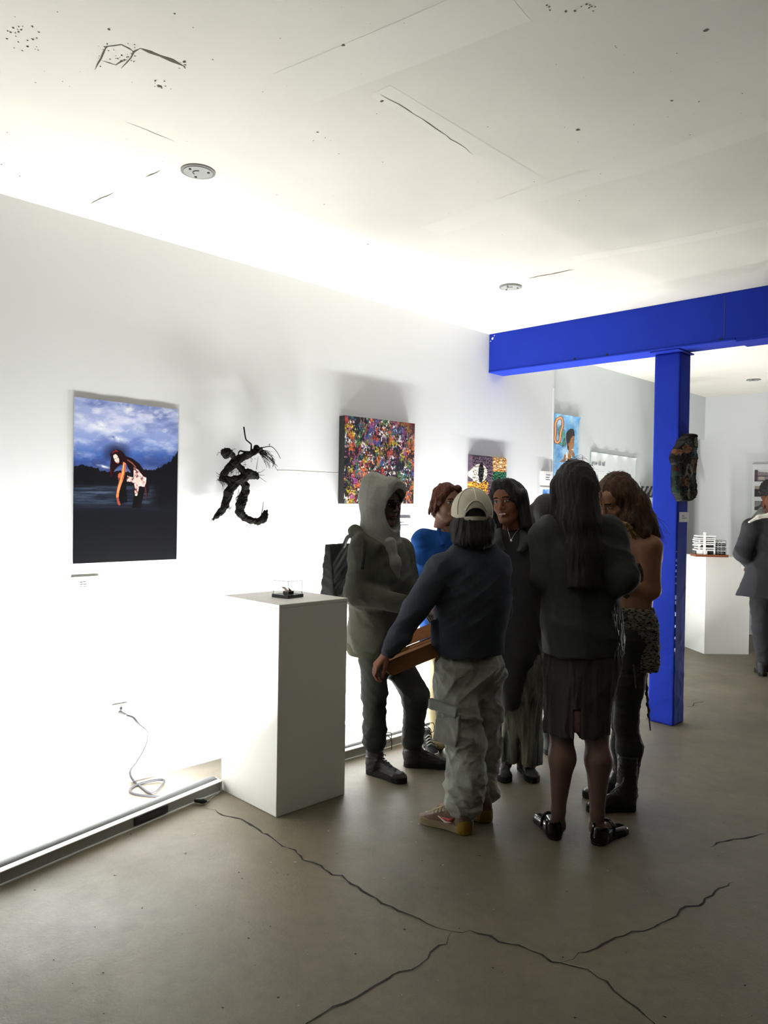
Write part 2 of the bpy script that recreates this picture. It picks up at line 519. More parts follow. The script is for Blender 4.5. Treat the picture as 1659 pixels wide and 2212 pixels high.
# ceiling marks
CGR = mat('ceiling_gap', (92, 86, 74), rough=.95, bump=.2, bscale=50)
CPL = mat('ceiling_patch', (219, 216, 207), rough=.95, bump=.1, bscale=25, bdist=.01)
mb = MB()
for i, (pl, w) in enumerate([([(262,147),(283,124),(303,104)], .006), ([(303,104),(345,120),(398,143)], .016), ([(822,204),(880,236),(940,276),(1025,335)], .0045),
      ([(315,382),(347,367)], .008), ([(195,440),(247,415)], .006), ([(1140,601),(1240,582)], .012), ([(270,262),(375,304)], .003),
      ([(205,150),(230,100),(262,96),(290,112)], .005), ([(218,130),(250,140),(275,128)], .004)]):
    ribbon(mb, [on_z(u, v, ZC) for u, v in pl], w, ZC - .0012, seed=20 + i, jit=.006, up=-1)
mb.obj('ceiling_crack', CGR, ceil)
mb = MB(); r = np.random.RandomState(5)
sp = [(742,97,9),(825,218,8),(795,527,6),(1250,280,9),(1525,65,9),(1451,217,6),(236,63,6),(577,609,5),(398,133,8),(345,186,9),(377,29,4),(686,285,5)]
sp += [(r.uniform(15, 85), r.uniform(55, 110), r.uniform(2, 5)) for _ in range(26)]
sp += [(r.uniform(1175, 1290), r.uniform(8, 24), r.uniform(3, 6)) for _ in range(12)]
sp += [(r.uniform(212, 292), r.uniform(90, 145), r.uniform(1.5, 4)) for _ in range(34)]
sp += [(r.uniform(330, 360), r.uniform(172, 190), r.uniform(2, 5)) for _ in range(7)]
sp += [(r.uniform(380, 402), r.uniform(132, 152), r.uniform(2, 5)) for _ in range(7)]
sp += [(r.uniform(0, 1650), r.uniform(0, 520), r.uniform(1.0, 3.2)) for _ in range(90)]
for u, v, s in sp:
    c = on_z(u, v, ZC); rr = s / 1645 * np.linalg.norm(c - EYE) * .55; k = 6; a = r.rand() * 6
    mb.add([(c[0] + rr * r.uniform(.5, 1.2) * math.cos(a + j * 6.283 / k), c[1] + rr * r.uniform(.5, 1.2) * math.sin(a + j * 6.283 / k), ZC - .001) for j in range(k)], [tuple(range(k))], 0)
mb.obj('ceiling_specks', CGR, ceil, kind='stuff')
def band(mb, P, w, z):
    P = spline([p[:2] for p in P], 6); N = len(P); V = []
    for i, p in enumerate(P):
        t = P[min(i + 1, N - 1)] - P[max(i - 1, 0)]; t /= np.linalg.norm(t); nn = np.array([-t[1], t[0]])
        V += [(*(p + nn * w / 2), z), (*(p - nn * w / 2), z)]
    mb.add(V, [(2 * i, 2 * i + 1, 2 * i + 3, 2 * i + 2) for i in range(N - 1)])
mb = MB()
for i, (pl, w) in enumerate([([(640,190),(880,95),(1110,0)], .22), ([(930,500),(1170,415),(1420,345),(1659,262)], .16), ([(820,195),(1160,395)], .10),
                             ([(1240,560),(1470,520),(1659,480)], .1)]):
    band(mb, [on_z(u, v, ZC) for u, v in pl], w, ZC - .0006)
mb.obj('ceiling_filler_band', CPL, ceil)
# wall hairline
mb = MB()
pts = [on_x(u, v, XW) for u, v in [(598,1016),(640,1017),(690,1020),(735,1022)]]
mb.tube(pts, .0012, n=4); mb.obj('wall_crack', mat('hairline', (170, 168, 162), rough=.9, bump=.1), bpy.data.objects['wall_left'])
for n in ('wall_crack',): pass

# ------------------------------------------------------------------ blue beam and column
beam = empty('ceiling_beam', (XW, YB, ZB), 'bright blue painted steel beam crossing the room under the ceiling', 'beam')
mb = MB(); mb.box((XW, YB, ZB + .012), (4.0, YB + .035, ZC), bev=.003)
mb.box((XW, YB + .035, ZB + .02), (4.0, YB + .20, ZC))
mb.obj('web_face', BLUE, beam)
mb = MB(); mb.box((XW, YB - .004, ZB), (-1.86, YB + .215, ZB + .014), bev=.003); mb.box((-1.86, YB + .001, ZB - .012), (4.0, YB + .215, ZB + .014), bev=.003)
mb.obj('bottom_flange', BLUE, beam)
HOLE = mat('dark_hole', (14, 16, 26), rough=.9, bump=.1)
for u, v in [(1241,775),(1311,767),(1557,737)]:
    c = on_y(u, v, YB - .004); c[2] = max(c[2], ZB + .018)
    MB().tube([c + [0, -.001, 0], c + [0, .01, 0]], .009, n=8).obj('bolt_hole', HOLE, beam)
# chipped white spots near the left end, plus a vertical joint line
mb = MB()
for (u, v, s) in [(1064, 731, .013), (1068, 725, .006), (1060, 737, .006)]:
    c = on_y(u, v, YB); mb.add([(c[0] - s, YB - .0012, c[2] - s * .4), (c[0] + s * .4, YB - .0012, c[2] - s), (c[0] + s, YB - .0012, c[2] + s * .6), (c[0] - s * .2, YB - .0012, c[2] + s * .7)], [(0, 1, 2, 3)])
mb.obj('paint_chips', WHITE, beam)
c = on_y(1564, 690, YB)[0]
MB().box((c, YB - .0015, ZB + .03), (c + .006, YB + .002, ZC - .01)).obj('joint_seam', mat('blue_seam', (24, 40, 130), rough=.4, bump=.1), beam)

CX0, CX1, CY0, CY1 = -2.452, -2.262, 5.335, 5.52
col = empty('support_column', ((CX0 + CX1) / 2, (CY0 + CY1) / 2, 0), 'bright blue square column standing under the blue beam', 'column')
V = Vol((CX0 - .03, CY0 - .03, -.02), (CX1 + .03, CY1 + .03, ZB + .01), .009)
def boxf(x0, x1, y0, y1, z0, z1, rd=.006):
    cx, cy, cz = (x0 + x1) / 2, (y0 + y1) / 2, (z0 + z1) / 2; hx, hy, hz = (x1 - x0) / 2 - rd, (y1 - y0) / 2 - rd, (z1 - z0) / 2 - rd
    def f(X, Y, Z):
        a, b, c_ = np.abs(X - cx) - hx, np.abs(Y - cy) - hy, np.abs(Z - cz) - hz
        return np.sqrt(np.maximum(a, 0) ** 2 + np.maximum(b, 0) ** 2 + np.maximum(c_, 0) ** 2) + np.minimum(np.maximum(a, np.maximum(b, c_)), 0) - rd
    return f
V.fn(boxf(CX0, CX1, CY0, CY1, .001, ZB - .012), (CX0, CY0, 0), (CX1, CY1, ZB), 0)
V.folds(.0035, .16, 5, (1, 1, .8), mask=lambda P: np.clip((1.55 - P[:, 2]) / .7, .12, 1))
build(V, 'shaft', BLUE, col)
MB().box((CX0 - .005, CY0 - .07, ZB - .012), (CX1 + .02, CY1 + .01, ZB - .001), bev=.003).obj('cap_plate', BLUE, col)
mb = MB(); z = 1.25; r = np.random.RandomState(9)
while z > .55:   # chipped paint along the front right corner
    l = r.uniform(.006, .03); mb.box((CX1 - .004, CY0 - .0015, z - l), (CX1 + .0018, CY0 + .006, z)); z -= l + r.uniform(.01, .09)
mb.obj('chipped_corner', mat('chip_gloss', (66, 88, 170), rough=.35, bump=.3, bscale=80), col)
c = on_x(1460, 1339, CX1)
# ------------------------------------------------------------------ floor wall-washer lamps
ALU = mat('brushed_aluminium', (96, 98, 98), rough=.5, metal=.6, bump=.05, bscale=200, stretch=(1, 1, 1))
ALUW = mat('white_enamel', (225, 226, 224), rough=.3, bump=.03, bscale=80)
ALUD = mat('plain_grey_metal', (140, 140, 135), rough=.45, metal=.3, bump=.05, bscale=90)  # even grey of the lamp housings and the outlet face
BLACKP = mat('black_plastic', (22, 22, 23), rough=.45, bump=.05, bscale=120)
def emitter(name, s):
    m = mat(name, (255, 252, 244), rough=.4, bump=.02, emit=s); return m
LENS = emitter('lit_lamp_lens', 6.0)
def washer(p0, p1, label, watts, group=None, back=True):
    """p0, p1: front edge on the floor; the lamp throws towards -normal (the wall)"""
    p0 = np.array(p0, float); p1 = np.array(p1, float); d = nz(p1 - p0); L = np.linalg.norm(p1 - p0)
    n = np.array([-d[1], d[0], 0])       # towards the wall when walking +y
    t = empty('floor_wash_light', (p0 + p1) / 2, label, 'lamp', group)
    M = np.stack([d, n, [0, 0, 1]], 1)
    def W(P): return (M @ np.array(P, float).T).T + p0
    def prof(poly, x0, x1, nm, m):
        k = len(poly); V = [(x0, a, b) for a, b in poly] + [(x1, a, b) for a, b in poly]
        F = [tuple(range(k)), tuple(range(k, 2 * k))[::-1]] + [(i, k + i, k + (i + 1) % k, (i + 1) % k) for i in range(k)]
        return mesh_obj(nm, W(V), F, m, t, smooth=False)
    prof([(0, 0), (.012, 0), (.012, .006), (0, .006)], 0, L, 'base_lip', ALUW)
    prof([(.006, .0061), (.082, .0061), (.082, .03), (.03, .052), (.006, .052)], 0.004, L - .004, 'housing', ALUD)
    prof([(.002, .0521), (.002, .0561), (.030, .0601), (.030, .0521)], 0, L, 'top_lip', ALUW)
    arc = [(.031 + .034 - .034 * math.cos(a), .0525 + .018 * math.sin(a)) for a in np.linspace(0, math.pi * .62, 8)]
    prof([(.031, .0525)] + arc + [(.078, .0525)], 0.004, L - .004, 'reflector', ALU)
    prof([(.0825, .012), (.0885, .012), (.0885, .044), (.0825, .03)], 0.02, L - .02, 'lens', LENS)
    for x in (-.004, L):
        prof([(0, .001), (.088, .001), (.088, .03), (.05, .066), (.0, .058)], x, x + .004, 'end_cap', ALUW)
    ld = bpy.data.lights.new('wash_lamp', 'AREA'); ld.shape = 'RECTANGLE'; ld.size = L - .06; ld.size_y = .05
    ld.energy = watts; ld.color = (1.0, .995, .975)
    lo = bpy.data.objects.new('wash_lamp', ld); COL.objects.link(lo); lo.parent = t
    ang = WASH_TILT; dirn = n * math.cos(ang) + np.array([0, 0, 1]) * math.sin(ang)
    zax = -dirn; xax = d; yax = np.cross(zax, xax)
    cpos = (p0 + p1) / 2 + n * .105 + np.array([0, 0, .05]) - BASE[t.name]
    lo.matrix_local = Matrix(((xax[0], yax[0], zax[0], cpos[0]), (xax[1], yax[1], zax[1], cpos[1]), (xax[2], yax[2], zax[2], cpos[2]), (0, 0, 0, 1)))
    return t, W
w1, W1 = washer((-3.186, 1.125, 0), (-3.427, 2.330, 0), 'long low floor wash light lying left of the white pedestal', FIX_W)
mesh_obj('rating_label', W1([(.66, -.0005, .012), (.86, -.0005, .012), (.86, -.0005, .046), (.66, -.0005, .046), (.66, .005, .012), (.86, .005, .012), (.86, .005, .046), (.66, .005, .046)]),
         [(0, 1, 2, 3), (4, 7, 6, 5), (0, 4, 5, 1), (3, 2, 6, 7), (0, 3, 7, 4), (1, 5, 6, 2)], BLACKP, w1, smooth=False)
w2, _ = washer((-3.335, 3.12, 0), (-3.29, 4.32, 0), 'low floor wash light behind the boots of the hooded person', FIX_W)
w3, _ = washer((-3.30, 4.50, 0), (-3.30, 5.70, 0), 'low floor wash light behind the patterned long skirt', FIX_W * .9)
w4, _ = washer((-3.34, 6.35, 0), (-3.34, 7.55, 0), 'low floor wash light beyond the column by the rear wall', BACK_W)
w5, _ = washer((-0.9, 9.40, 0), (-2.1, 9.40, 0), 'added unseen floor wash light at the far back wall, brightening the back room', BACK_W)  # added out of view to brighten the back room

# plug of the first lamp lying in front of its housing
pl = empty('power_plug', on_z(430, 1738), 'small black plug and lead beside the end of the left floor light', 'plug')
b = on_z(430, 1738)
V = Vol(b + [-.06, -.06, -.005], b + [.06, .06, .06], .0025)
V.cap(b + [-.01, -.012, .022], b + [.014, .014, .02], .011, .014, .006); V.cap(b + [.014, .014, .02], b + [.018, .03, .014], .012, .006, .01)
build(V, 'plug_body', BLACKP, pl)
MB().tube(spline([b + [.018, .03, .012], b + [.0, .06, .004], b + [-.03, .10, .004], b + [-.05, .15, .004], b + [-.09, .2, .004]], 8), .003, n=6).obj('lead', mat('grey_lead', (120, 120, 118), rough=.5, bump=.05), pl, smooth=True)

# ------------------------------------------------------------------ wall socket and extension cable
sc_ = on_x(257, 1535, XW)
sk = empty('wall_socket', sc_, 'small metal wall outlet box on the white wall above the floor light', 'socket')
mb = MB(); mb.box(sc_ + [0.0, -.045, -.035], sc_ + [.008, .045, .04], bev=.003); mb.obj('cover_plate', mat('steel_plate', (120, 120, 118), rough=.4, metal=.6, bump=.05), sk)
mb = MB(); mb.box(sc_ + [0.008, -.036, -.026], sc_ + [.0095, .03, .03]); mb.obj('outlet_face', ALUD, sk)
for dz in (-.014, .014):
    MB().tube([sc_ + [.009, .006, dz], sc_ + [.0115, .006, dz]], .008, n=10).obj('socket_hole', BLACKP, sk)
V = Vol(sc_ + [0, -.03, -.06], sc_ + [.07, .06, .03], .003)
V.cap(sc_ + [.014, .002, -.012], sc_ + [.045, .012, -.018], .013, .012, .006)
build(V, 'plug', mat('grey_plug', (80, 80, 80), rough=.5, bump=.05), sk)
MB().tube(spline([sc_ + [.015, .01, -.03], sc_ + [.02, .012, -.07], sc_ + [.012, -.012, -.09], sc_ + [.01, -.03, -.11]], 6), .0035, n=6).obj('hanging_tag_cord', MATS['grey_plug'], sk, smooth=True)
a = sc_ + [.045, .012, -.018]
pts = [a, a + [.03, .03, -.012], on_x(300, 1565, XW + .10), on_x(319, 1584, XW + .10), on_x(316, 1610, XW + .09), on_x(297, 1645, XW + .08), on_x(281, 1668, XW + .06)]
pts += [on_z(u, v, .006) for u, v in [(290,1688),(310,1704),(326,1714),(340,1708),(355,1690),(340,1687),(300,1694),(281,1706),(290,1715),(325,1720),(360,1722)]]
pts[-6][2] = .012; pts[-7][2] = .012
MB().tube(spline(pts, 8), .0066, n=8).obj('extension_cable', mat('grey_violet_cable', (12, 11, 18), rough=.7, bump=.05), smooth=True)
tag(bpy.data.objects['extension_cable'], 'thin grey cable looping from the wall outlet onto the floor', 'cable')

# ------------------------------------------------------------------ ceiling junction boxes
def junction(u, v, label, big=1.0):
    c = on_z(u, v, ZC); t = empty('ceiling_electrical_box', c, label, 'electrical box')
    r0 = .075 * big
    MB().tube([c + [0, 0, -.006], c + [0, 0, .004]], r0, n=28).obj('rim', mat('galvanised_steel', (128, 130, 126), rough=.5, metal=.5, bump=.2, bscale=60), t)
    MB().tube([c + [0, 0, -.0085], c + [0, 0, -.0061]], r0 * .84, n=28).obj('cover', mat('galvanised_cover', (156, 158, 154), rough=.5, metal=.2, bump=.2, bscale=60), t)
    for k in range(3):
        an = .7 + k * 2.1; q = c + [r0 * .62 * math.cos(an), r0 * .62 * math.sin(an), -.0086]
        MB().tube([q, q + [0, 0, -.003]], .006, n=8).obj('screw', BLACKP, t)
    arc = [c + [r0 * .3 * math.cos(x), r0 * .3 * math.sin(x), -.0098] for x in np.linspace(3.4, 5.9, 8)]
    MB().tube(arc, .002, n=5).obj('stamped_mark', BLACKP, t)
    return t
junction(428, 369, 'round metal electrical cover on the ceiling nearest the camera')
junction(1103, 619, 'round metal electrical cover on the ceiling in front of the blue beam')
junction(1628, 820, 'round metal electrical cover on the ceiling beyond the blue beam', 1.0)

# ------------------------------------------------------------------ pedestals
def pedestal(c0, ang, w, d, h, label, m):
    """c0: nearest corner; w runs to the right-back, d to the left-back"""
    ex = np.array([-math.sin(ang), math.cos(ang), 0]); ey = np.array([-math.cos(ang), -math.sin(ang), 0]); c0 = np.array([c0[0], c0[1], 0.])
    t = empty('display_pedestal', c0 + ex * w / 2 + ey * d / 2, label, 'pedestal')
    Mx = np.stack([ey, ex, [0, 0, 1]], 1)
    # rotation has det -1 or +1: use generic vertices
    for nm, lo, hi, bv in (('body', (0, 0, .0015), (d, w, h - .0185), .002), ('top_panel', (-.0008, -.0008, h - .018), (d + .0008, w + .0008, h), .002)):
        mb = MB(); mb.box(lo, hi, bev=bv); V = np.array(mb.v) @ Mx.T + c0
        F = mb.f if np.linalg.det(Mx) > 0 else [f[::-1] for f in mb.f]
        mesh_obj(nm, V, F, m, t, smooth=False)
    return t, Mx, c0
ped1, M1, C1 = pedestal((-2.9552, 2.3284), -.0258, .4486, .4953, 1.0488, 'white square pedestal carrying the small glass case, nearest the camera', PEDW)
ped2, M2, C2 = pedestal((-3.178, 8.255), 0.75, .487, .34, 1.066, 'white pedestal carrying the white building model in the back room', PEDW) if False else (None, None, None)
c0 = on_z(1521, 1413)[:2]; cl = on_z(1487, 1400)[:2]; cr = on_z(1617, 1414)[:2]
t = empty('display_pedestal', (*(c0 + (cr - c0) / 2 + (cl - c0) / 2), 0), 'white pedestal carrying the white building model in the back room', 'pedestal')
def quadbox(c, a, b, z0, z1, nm, m, par):
    P = [c, c + a, c + a + b, c + b]; V = [(*p, z0) for p in P] + [(*p, z1) for p in P]
    F = [(0, 3, 2, 1), (4, 5, 6, 7), (0, 1, 5, 4), (1, 2, 6, 5), (2, 3, 7, 6), (3, 0, 4, 7)]
    if a[0] * b[1] - a[1] * b[0] < 0: F = [f[::-1] for f in F]
    return mesh_obj(nm, V, F, m, par, smooth=False)
ea, eb = cr - c0, cl - c0
eb = eb * 1.25
H2 = 1.045
quadbox(c0, ea, eb, .0015, H2 - .02, 'body', PEDW, t)
quadbox(c0 - (ea + eb) * .002, ea * 1.004, eb * 1.004, H2 - .0195, H2, 'top_panel', PEDW, t)
P2 = t

# ------------------------------------------------------------------ small glass case on the front pedestal
cc = on_z(622, 1294, 1.0488); e1 = nz(on_z(653, 1290, 1.0488) - cc); e2 = nz(on_z(597, 1288, 1.0488) - cc)
e2 = np.array([-e1[1], e1[0], 0]) * (1 if (np.array([-e1[1], e1[0], 0]) @ e2) > 0 else -1)
wa, wb = .118, .118; zt = 1.0488
base = cc + np.array([0, 0, .0005])
case = empty('display_case', base, 'small clear acrylic case on black base atop the white pedestal', 'display case')
def lbox(o, a0, a1, b0, b1, z0, z1, nm, m, par, sm=False):
    P = [o + e1 * a0 + e2 * b0, o + e1 * a1 + e2 * b0, o + e1 * a1 + e2 * b1, o + e1 * a0 + e2 * b1]
    V = [(p[0], p[1], z0) for p in P] + [(p[0], p[1], z1) for p in P]
    F = [(0, 3, 2, 1), (4, 5, 6, 7), (0, 1, 5, 4), (1, 2, 6, 5), (2, 3, 7, 6), (3, 0, 4, 7)]
    if np.cross(e1, e2)[2] < 0: F = [f[::-1] for f in F]
    return (V, F) if par is None else mesh_obj(nm, V, F, m, par, smooth=sm)
lbox(base, 0, wa, 0, wb, zt + .0005, zt + .018, 'base_plate', BLACKP, case)
ACR = bpy.data.materials.new('clear_acrylic'); ACR.use_nodes = True
bb = ACR.node_tree.nodes['Principled BSDF']; bb.inputs['Transmission Weight'].default_value = 1; bb.inputs['Roughness'].default_value = .0
bb.inputs['IOR'].default_value = 1.12; bb.inputs['Base Color'].default_value = (.97, .98, .97, 1)
mb = MB(); g = .006; q = .0018; z0, z1 = zt + .0185, zt + .088
for a0, a1, b0, b1, u0, u1 in ((g, wa - g, g, g + q, z0, z1), (g, wa - g, wb - g - q, wb - g, z0, z1), (g, g + q, g + q, wb - g - q, z0, z1), (wa - g - q, wa - g, g + q, wb - g - q, z0, z1), (g, wa - g, g, wb - g, z1, z1 + q)):
    v, f = lbox(base, a0, a1, b0, b1, u0, u1, '', None, None); mb.add(v, f)
mb.obj('clear_cover', ACR, case)
EDG = mat('acrylic_edge', (120, 120, 108), rough=.2, bump=.02)
mb = MB()
for a_, b_ in ((g, g), (wa - g, g), (g, wb - g)):
    p = base + e1 * a_ + e2 * b_; mb.tube([(p[0], p[1], z0), (p[0], p[1], z1)], .0013, n=5)
cn = [base + e1 * a_ + e2 * b_ for a_, b_ in ((g, wb - g), (g, g), (wa - g, g))]
for p, q2 in ((cn[0], cn[1]), (cn[1], cn[2])): mb.tube([(p[0], p[1], z1 + q), (q2[0], q2[1], z1 + q)], .0013, n=5)
mb.obj('edge_line', EDG, case)
sh = empty('small_sculpture', base + e1 * .05 + e2 * .05 + [0, 0, .019], 'tiny tilted glassy shard on black block inside the clear case', 'sculpture')
lbox(base, .035, .075, .03, .07, zt + .0187, zt + .033, 'mount_block', BLACKP, sh)
def wp(a_, b_, z): p = base + e1 * a_ + e2 * b_; return (p[0], p[1], z)
V = [wp(.040, .045, zt + .033), wp(.056, .045, zt + .033), wp(.045, .066, zt + .056), wp(.018, .066, zt + .057), wp(.040, .050, zt + .033), wp(.056, .050, zt + .033), wp(.045, .070, zt + .056), wp(.018, .070, zt + .057)]
F = [(0, 1, 2, 3), (7, 6, 5, 4), (0, 4, 5, 1), (1, 5, 6, 2), (2, 6, 7, 3), (3, 7, 4, 0)]
mesh_obj('pale_shard', V, F, mat('pale_shard', (214, 208, 212), rough=.15, rgb2=(212, 176, 174), vscale=30, bump=.02), sh, smooth=False)
V = [wp(.055, .040, zt + .033), wp(.071, .040, zt + .033), wp(.058, .05, zt + .051), wp(.055, .046, zt + .033), wp(.071, .046, zt + .033), wp(.058, .055, zt + .051)]
mesh_obj('dark_shard', V, [(0, 1, 2), (5, 4, 3), (0, 3, 4, 1), (1, 4, 5, 2), (2, 5, 3, 0)], mat('dark_shard', (60, 48, 46), rough=.2, bump=.02), sh, smooth=False)

# ------------------------------------------------------------------ building model on the far pedestal
WM = mat('model_board', (232, 232, 228), rough=.6, bump=.05, bscale=100); WD = mat('model_window', (52, 56, 52), rough=.4, bump=.05)
WG = mat('model_grey', (150, 154, 148), rough=.6, bump=.1, bscale=60)
TIM = mat('model_timber', (120, 66, 38), rough=.5, bump=.2, bscale=30, stretch=(1, 1, 12), var=.2, vscale=12)
mo = on_z(1549, 1204, H2)
ax1 = nz(np.array([*nz(ea), 0])); 
bm_ = empty('building_model', mo + [0, 0, .001], 'white multi storey architectural model on a brown timber base', 'model')
r1 = nz(np.array([CR[0], CR[1], 0])); f1 = nz(np.array([CF[0], CF[1], 0]))
r1, f1 = nz(r1 * .93 - f1 * .10), nz(f1 * .93 + r1 * .10)
o_ = mo - r1 * .18 + f1 * .01
def gbox(mb, a0, a1, b0, b1, z0, z1, m=0):
    P = [o_ + r1 * a + f1 * b for a, b in ((a0, b0), (a1, b0), (a1, b1), (a0, b1))]
    mb.add([(p[0], p[1], z0 + H2) for p in P] + [(p[0], p[1], z1 + H2) for p in P], [(0, 3, 2, 1), (4, 5, 6, 7), (0, 1, 5, 4), (1, 2, 6, 5), (2, 3, 7, 6), (3, 0, 4, 7)], m)
mb = MB(); gbox(mb, -.035, .30, 0.0, .2, .0015, .026); mb.obj('timber_base', TIM, bm_)
mb = MB()
gbox(mb, .0, .16, .03, .15, .03, .205, 1)
for k, (x0, x1, z) in enumerate([(-.012, .17, .215), (-.018, .155, .19), (-.026, .15, .172), (-.024, .172, .148), (-.014, .165, .128), (-.026, .02, .115), (-.01, .16, .088), (-.024, .165, .066)]):
    gbox(mb, x0, x1, .006 + .004 * (k % 2), .16, z, z + .012)
for x in (.0, .055, .155): gbox(mb, x, x + .012, .012, .05, .026, .2)
gbox(mb, .045, .068, 0.004, .03, .026, .262); gbox(mb, -.01, .04, .01, .06, .026, .066); gbox(mb, .045, .085, .008, .05, .026, .066)
gbox(mb, .075, .11, .07, .1, .225, .24)
mb.obj('main_block', [WM, WD], bm_)
mb = MB(); r = np.random.RandomState(2)
gbox(mb, .17, .285, .05, .16, .03, .15, 1)
for k in range(7):
    x0 = .165 + r.uniform(0, .03); gbox(mb, x0, .26 + r.uniform(0, .04), .03, .17, .04 + k * .022, .048 + k * .022, 0 if k % 2 else 2)
for x in (.17, .2, .235, .28): gbox(mb, x, x + .007, .035, .05, .026, .17, 2)
mb.obj('terraced_wing', [WM, WD, WG], bm_)

# ------------------------------------------------------------------ small wall cards
CARD = mat('card_white', (228, 228, 230), rough=.6, bump=.02); CEDGE = mat('card_mount', (232, 229, 220), rough=.7, bump=.02)
INK = mat('ink_grey', (30, 30, 32), rough=.7, bump=.02)
def card_obj(name, o, ux, uz, nrm, w, h, label, lines, th=.004, mount=True, curl=0.0):
    o = np.array(o, float); t = empty(name, o, label, 'label card')
    def bx(nm, a0, a1, b0, b1, n0, n1, m):
        c = [o + ux * a + uz * b + nrm * n for n in (n0, n1) for a, b in ((a0, b0), (a1, b0), (a1, b1), (a0, b1))]
        F = [(0, 3, 2, 1), (4, 5, 6, 7), (0, 1, 5, 4), (1, 2, 6, 5), (2, 3, 7, 6), (3, 0, 4, 7)]
        if np.dot(np.cross(ux, uz), nrm) < 0: F = [f[::-1] for f in F]
        return c, F
    c, F = bx('', 0, w, -h, 0, .0005, th, None); mesh_obj('mount_board' if mount else 'card', c, F, CEDGE if mount else CARD, t, smooth=False)
    if mount:
        c, F = bx('', w * .09, w * .93, -h * .92, -h * .1, th + .0001, th + .0008, None); mesh_obj('card', c, F, CARD, t, smooth=False)
    mb = MB(); r = np.random.RandomState(int(abs(o[1]) * 100))
    for (x0, x1, y, hh) in lines:      # unreadably small printed lines
        x = x0
        while x < x1:
            l = min(r.uniform(.05, .14), x1 - x); c, F = bx('', w * x, w * (x + l * .86), -h * (y + hh), -h * y, th + .001, th + .0014, None); mb.add(c, F); x += l
    mb.obj('printed_lines', INK, t); return t
Y_, Z_, X_ = np.array([0, 1., 0]), np.array([0, 0, 1.]), np.array([1., 0, 0])
card_obj('label_card', on_x(153, 1247, XW), Y_, Z_, X_, .148, .078, 'small white label card on the wall below the cloudy sky poster', [(.3, .52, .33, .045), (.31, .56, .48, .045), (.3, .62, .64, .03)], th=.006)
card_obj('label_card', on_x(846, 1119, XW), Y_, Z_, X_, .21, .10, 'small white label card on the wall below the paint-splattered canvas', [(.15, .6, .3, .05), (.35, .85, .5, .05)], th=.008)
card_obj('label_card', on_x(1168, 1018, XW), Y_, Z_, X_, .16, .13, 'curling white label card on the wall left of the blue child painting', [(.25, .75, .22, .05), (.25, .65, .4, .05), (.25, .7, .56, .05)], th=.03)
card_obj('label_card', on_x(1467, 1106, CX1), Y_, Z_, X_, .165, .072, 'small white label card on the blue column under the woven piece', [(.28, .5, .36, .06), (.28, .8, .58, .05)], th=.002, mount=False)
# on the side of the far pedestal
n2 = np.array([ea[1], -ea[0], 0]); n2 = nz(n2) * (1 if (nz(n2) @ (EYE - [0, 0, 1.55] - np.array([*c0, 0]))) > 0 else -1)
lp = np.array([*c0, 0]) + np.array([*ea, 0]) * .80 + np.array([0, 0, .985])
card_obj('label_card', lp, nz(np.array([*ea, 0])), Z_, n2, .1, .06, 'small white label card on the side of the far pedestal', [(.2, .8, .3, .08), (.2, .6, .55, .08)], th=.003, mount=False)
# ------------------------------------------------------------------ painted surfaces: a fine grid whose points carry pigment colour
def bil(quad, W, H):
    """photo-crop coordinates of each grid point; quad = TL, TR, BR, BL"""
    u = np.linspace(0, 1, W)[None, :, None]; v = np.linspace(0, 1, H)[:, None, None]
    q = [np.array(p, float) for p in quad]
    P = (q[0] * (1 - u) + q[1] * u) * (1 - v) + (q[3] * (1 - u) + q[2] * u) * v
    return P
def vnoise(X, Y, seed, octaves=5, rough=.55):
    r = np.random.RandomState(seed); out = 0; amp = 1; tot = 0
    for o in range(octaves):
        T = r.rand(64, 64); x = X * 2 ** o + 11.3 * o; y = Y * 2 ** o + 5.7 * o
        xi = np.floor(x).astype(int); yi = np.floor(y).astype(int); fx = x - xi; fy = y - yi
        fx = fx * fx * (3 - 2 * fx); fy = fy * fy * (3 - 2 * fy)
        g = lambda a, b: T[(yi + b) % 64, (xi + a) % 64]
        out = out + amp * ((g(0, 0) * (1 - fx) + g(1, 0) * fx) * (1 - fy) + (g(0, 1) * (1 - fx) + g(1, 1) * fx) * fy); tot += amp; amp *= rough
    return out / tot
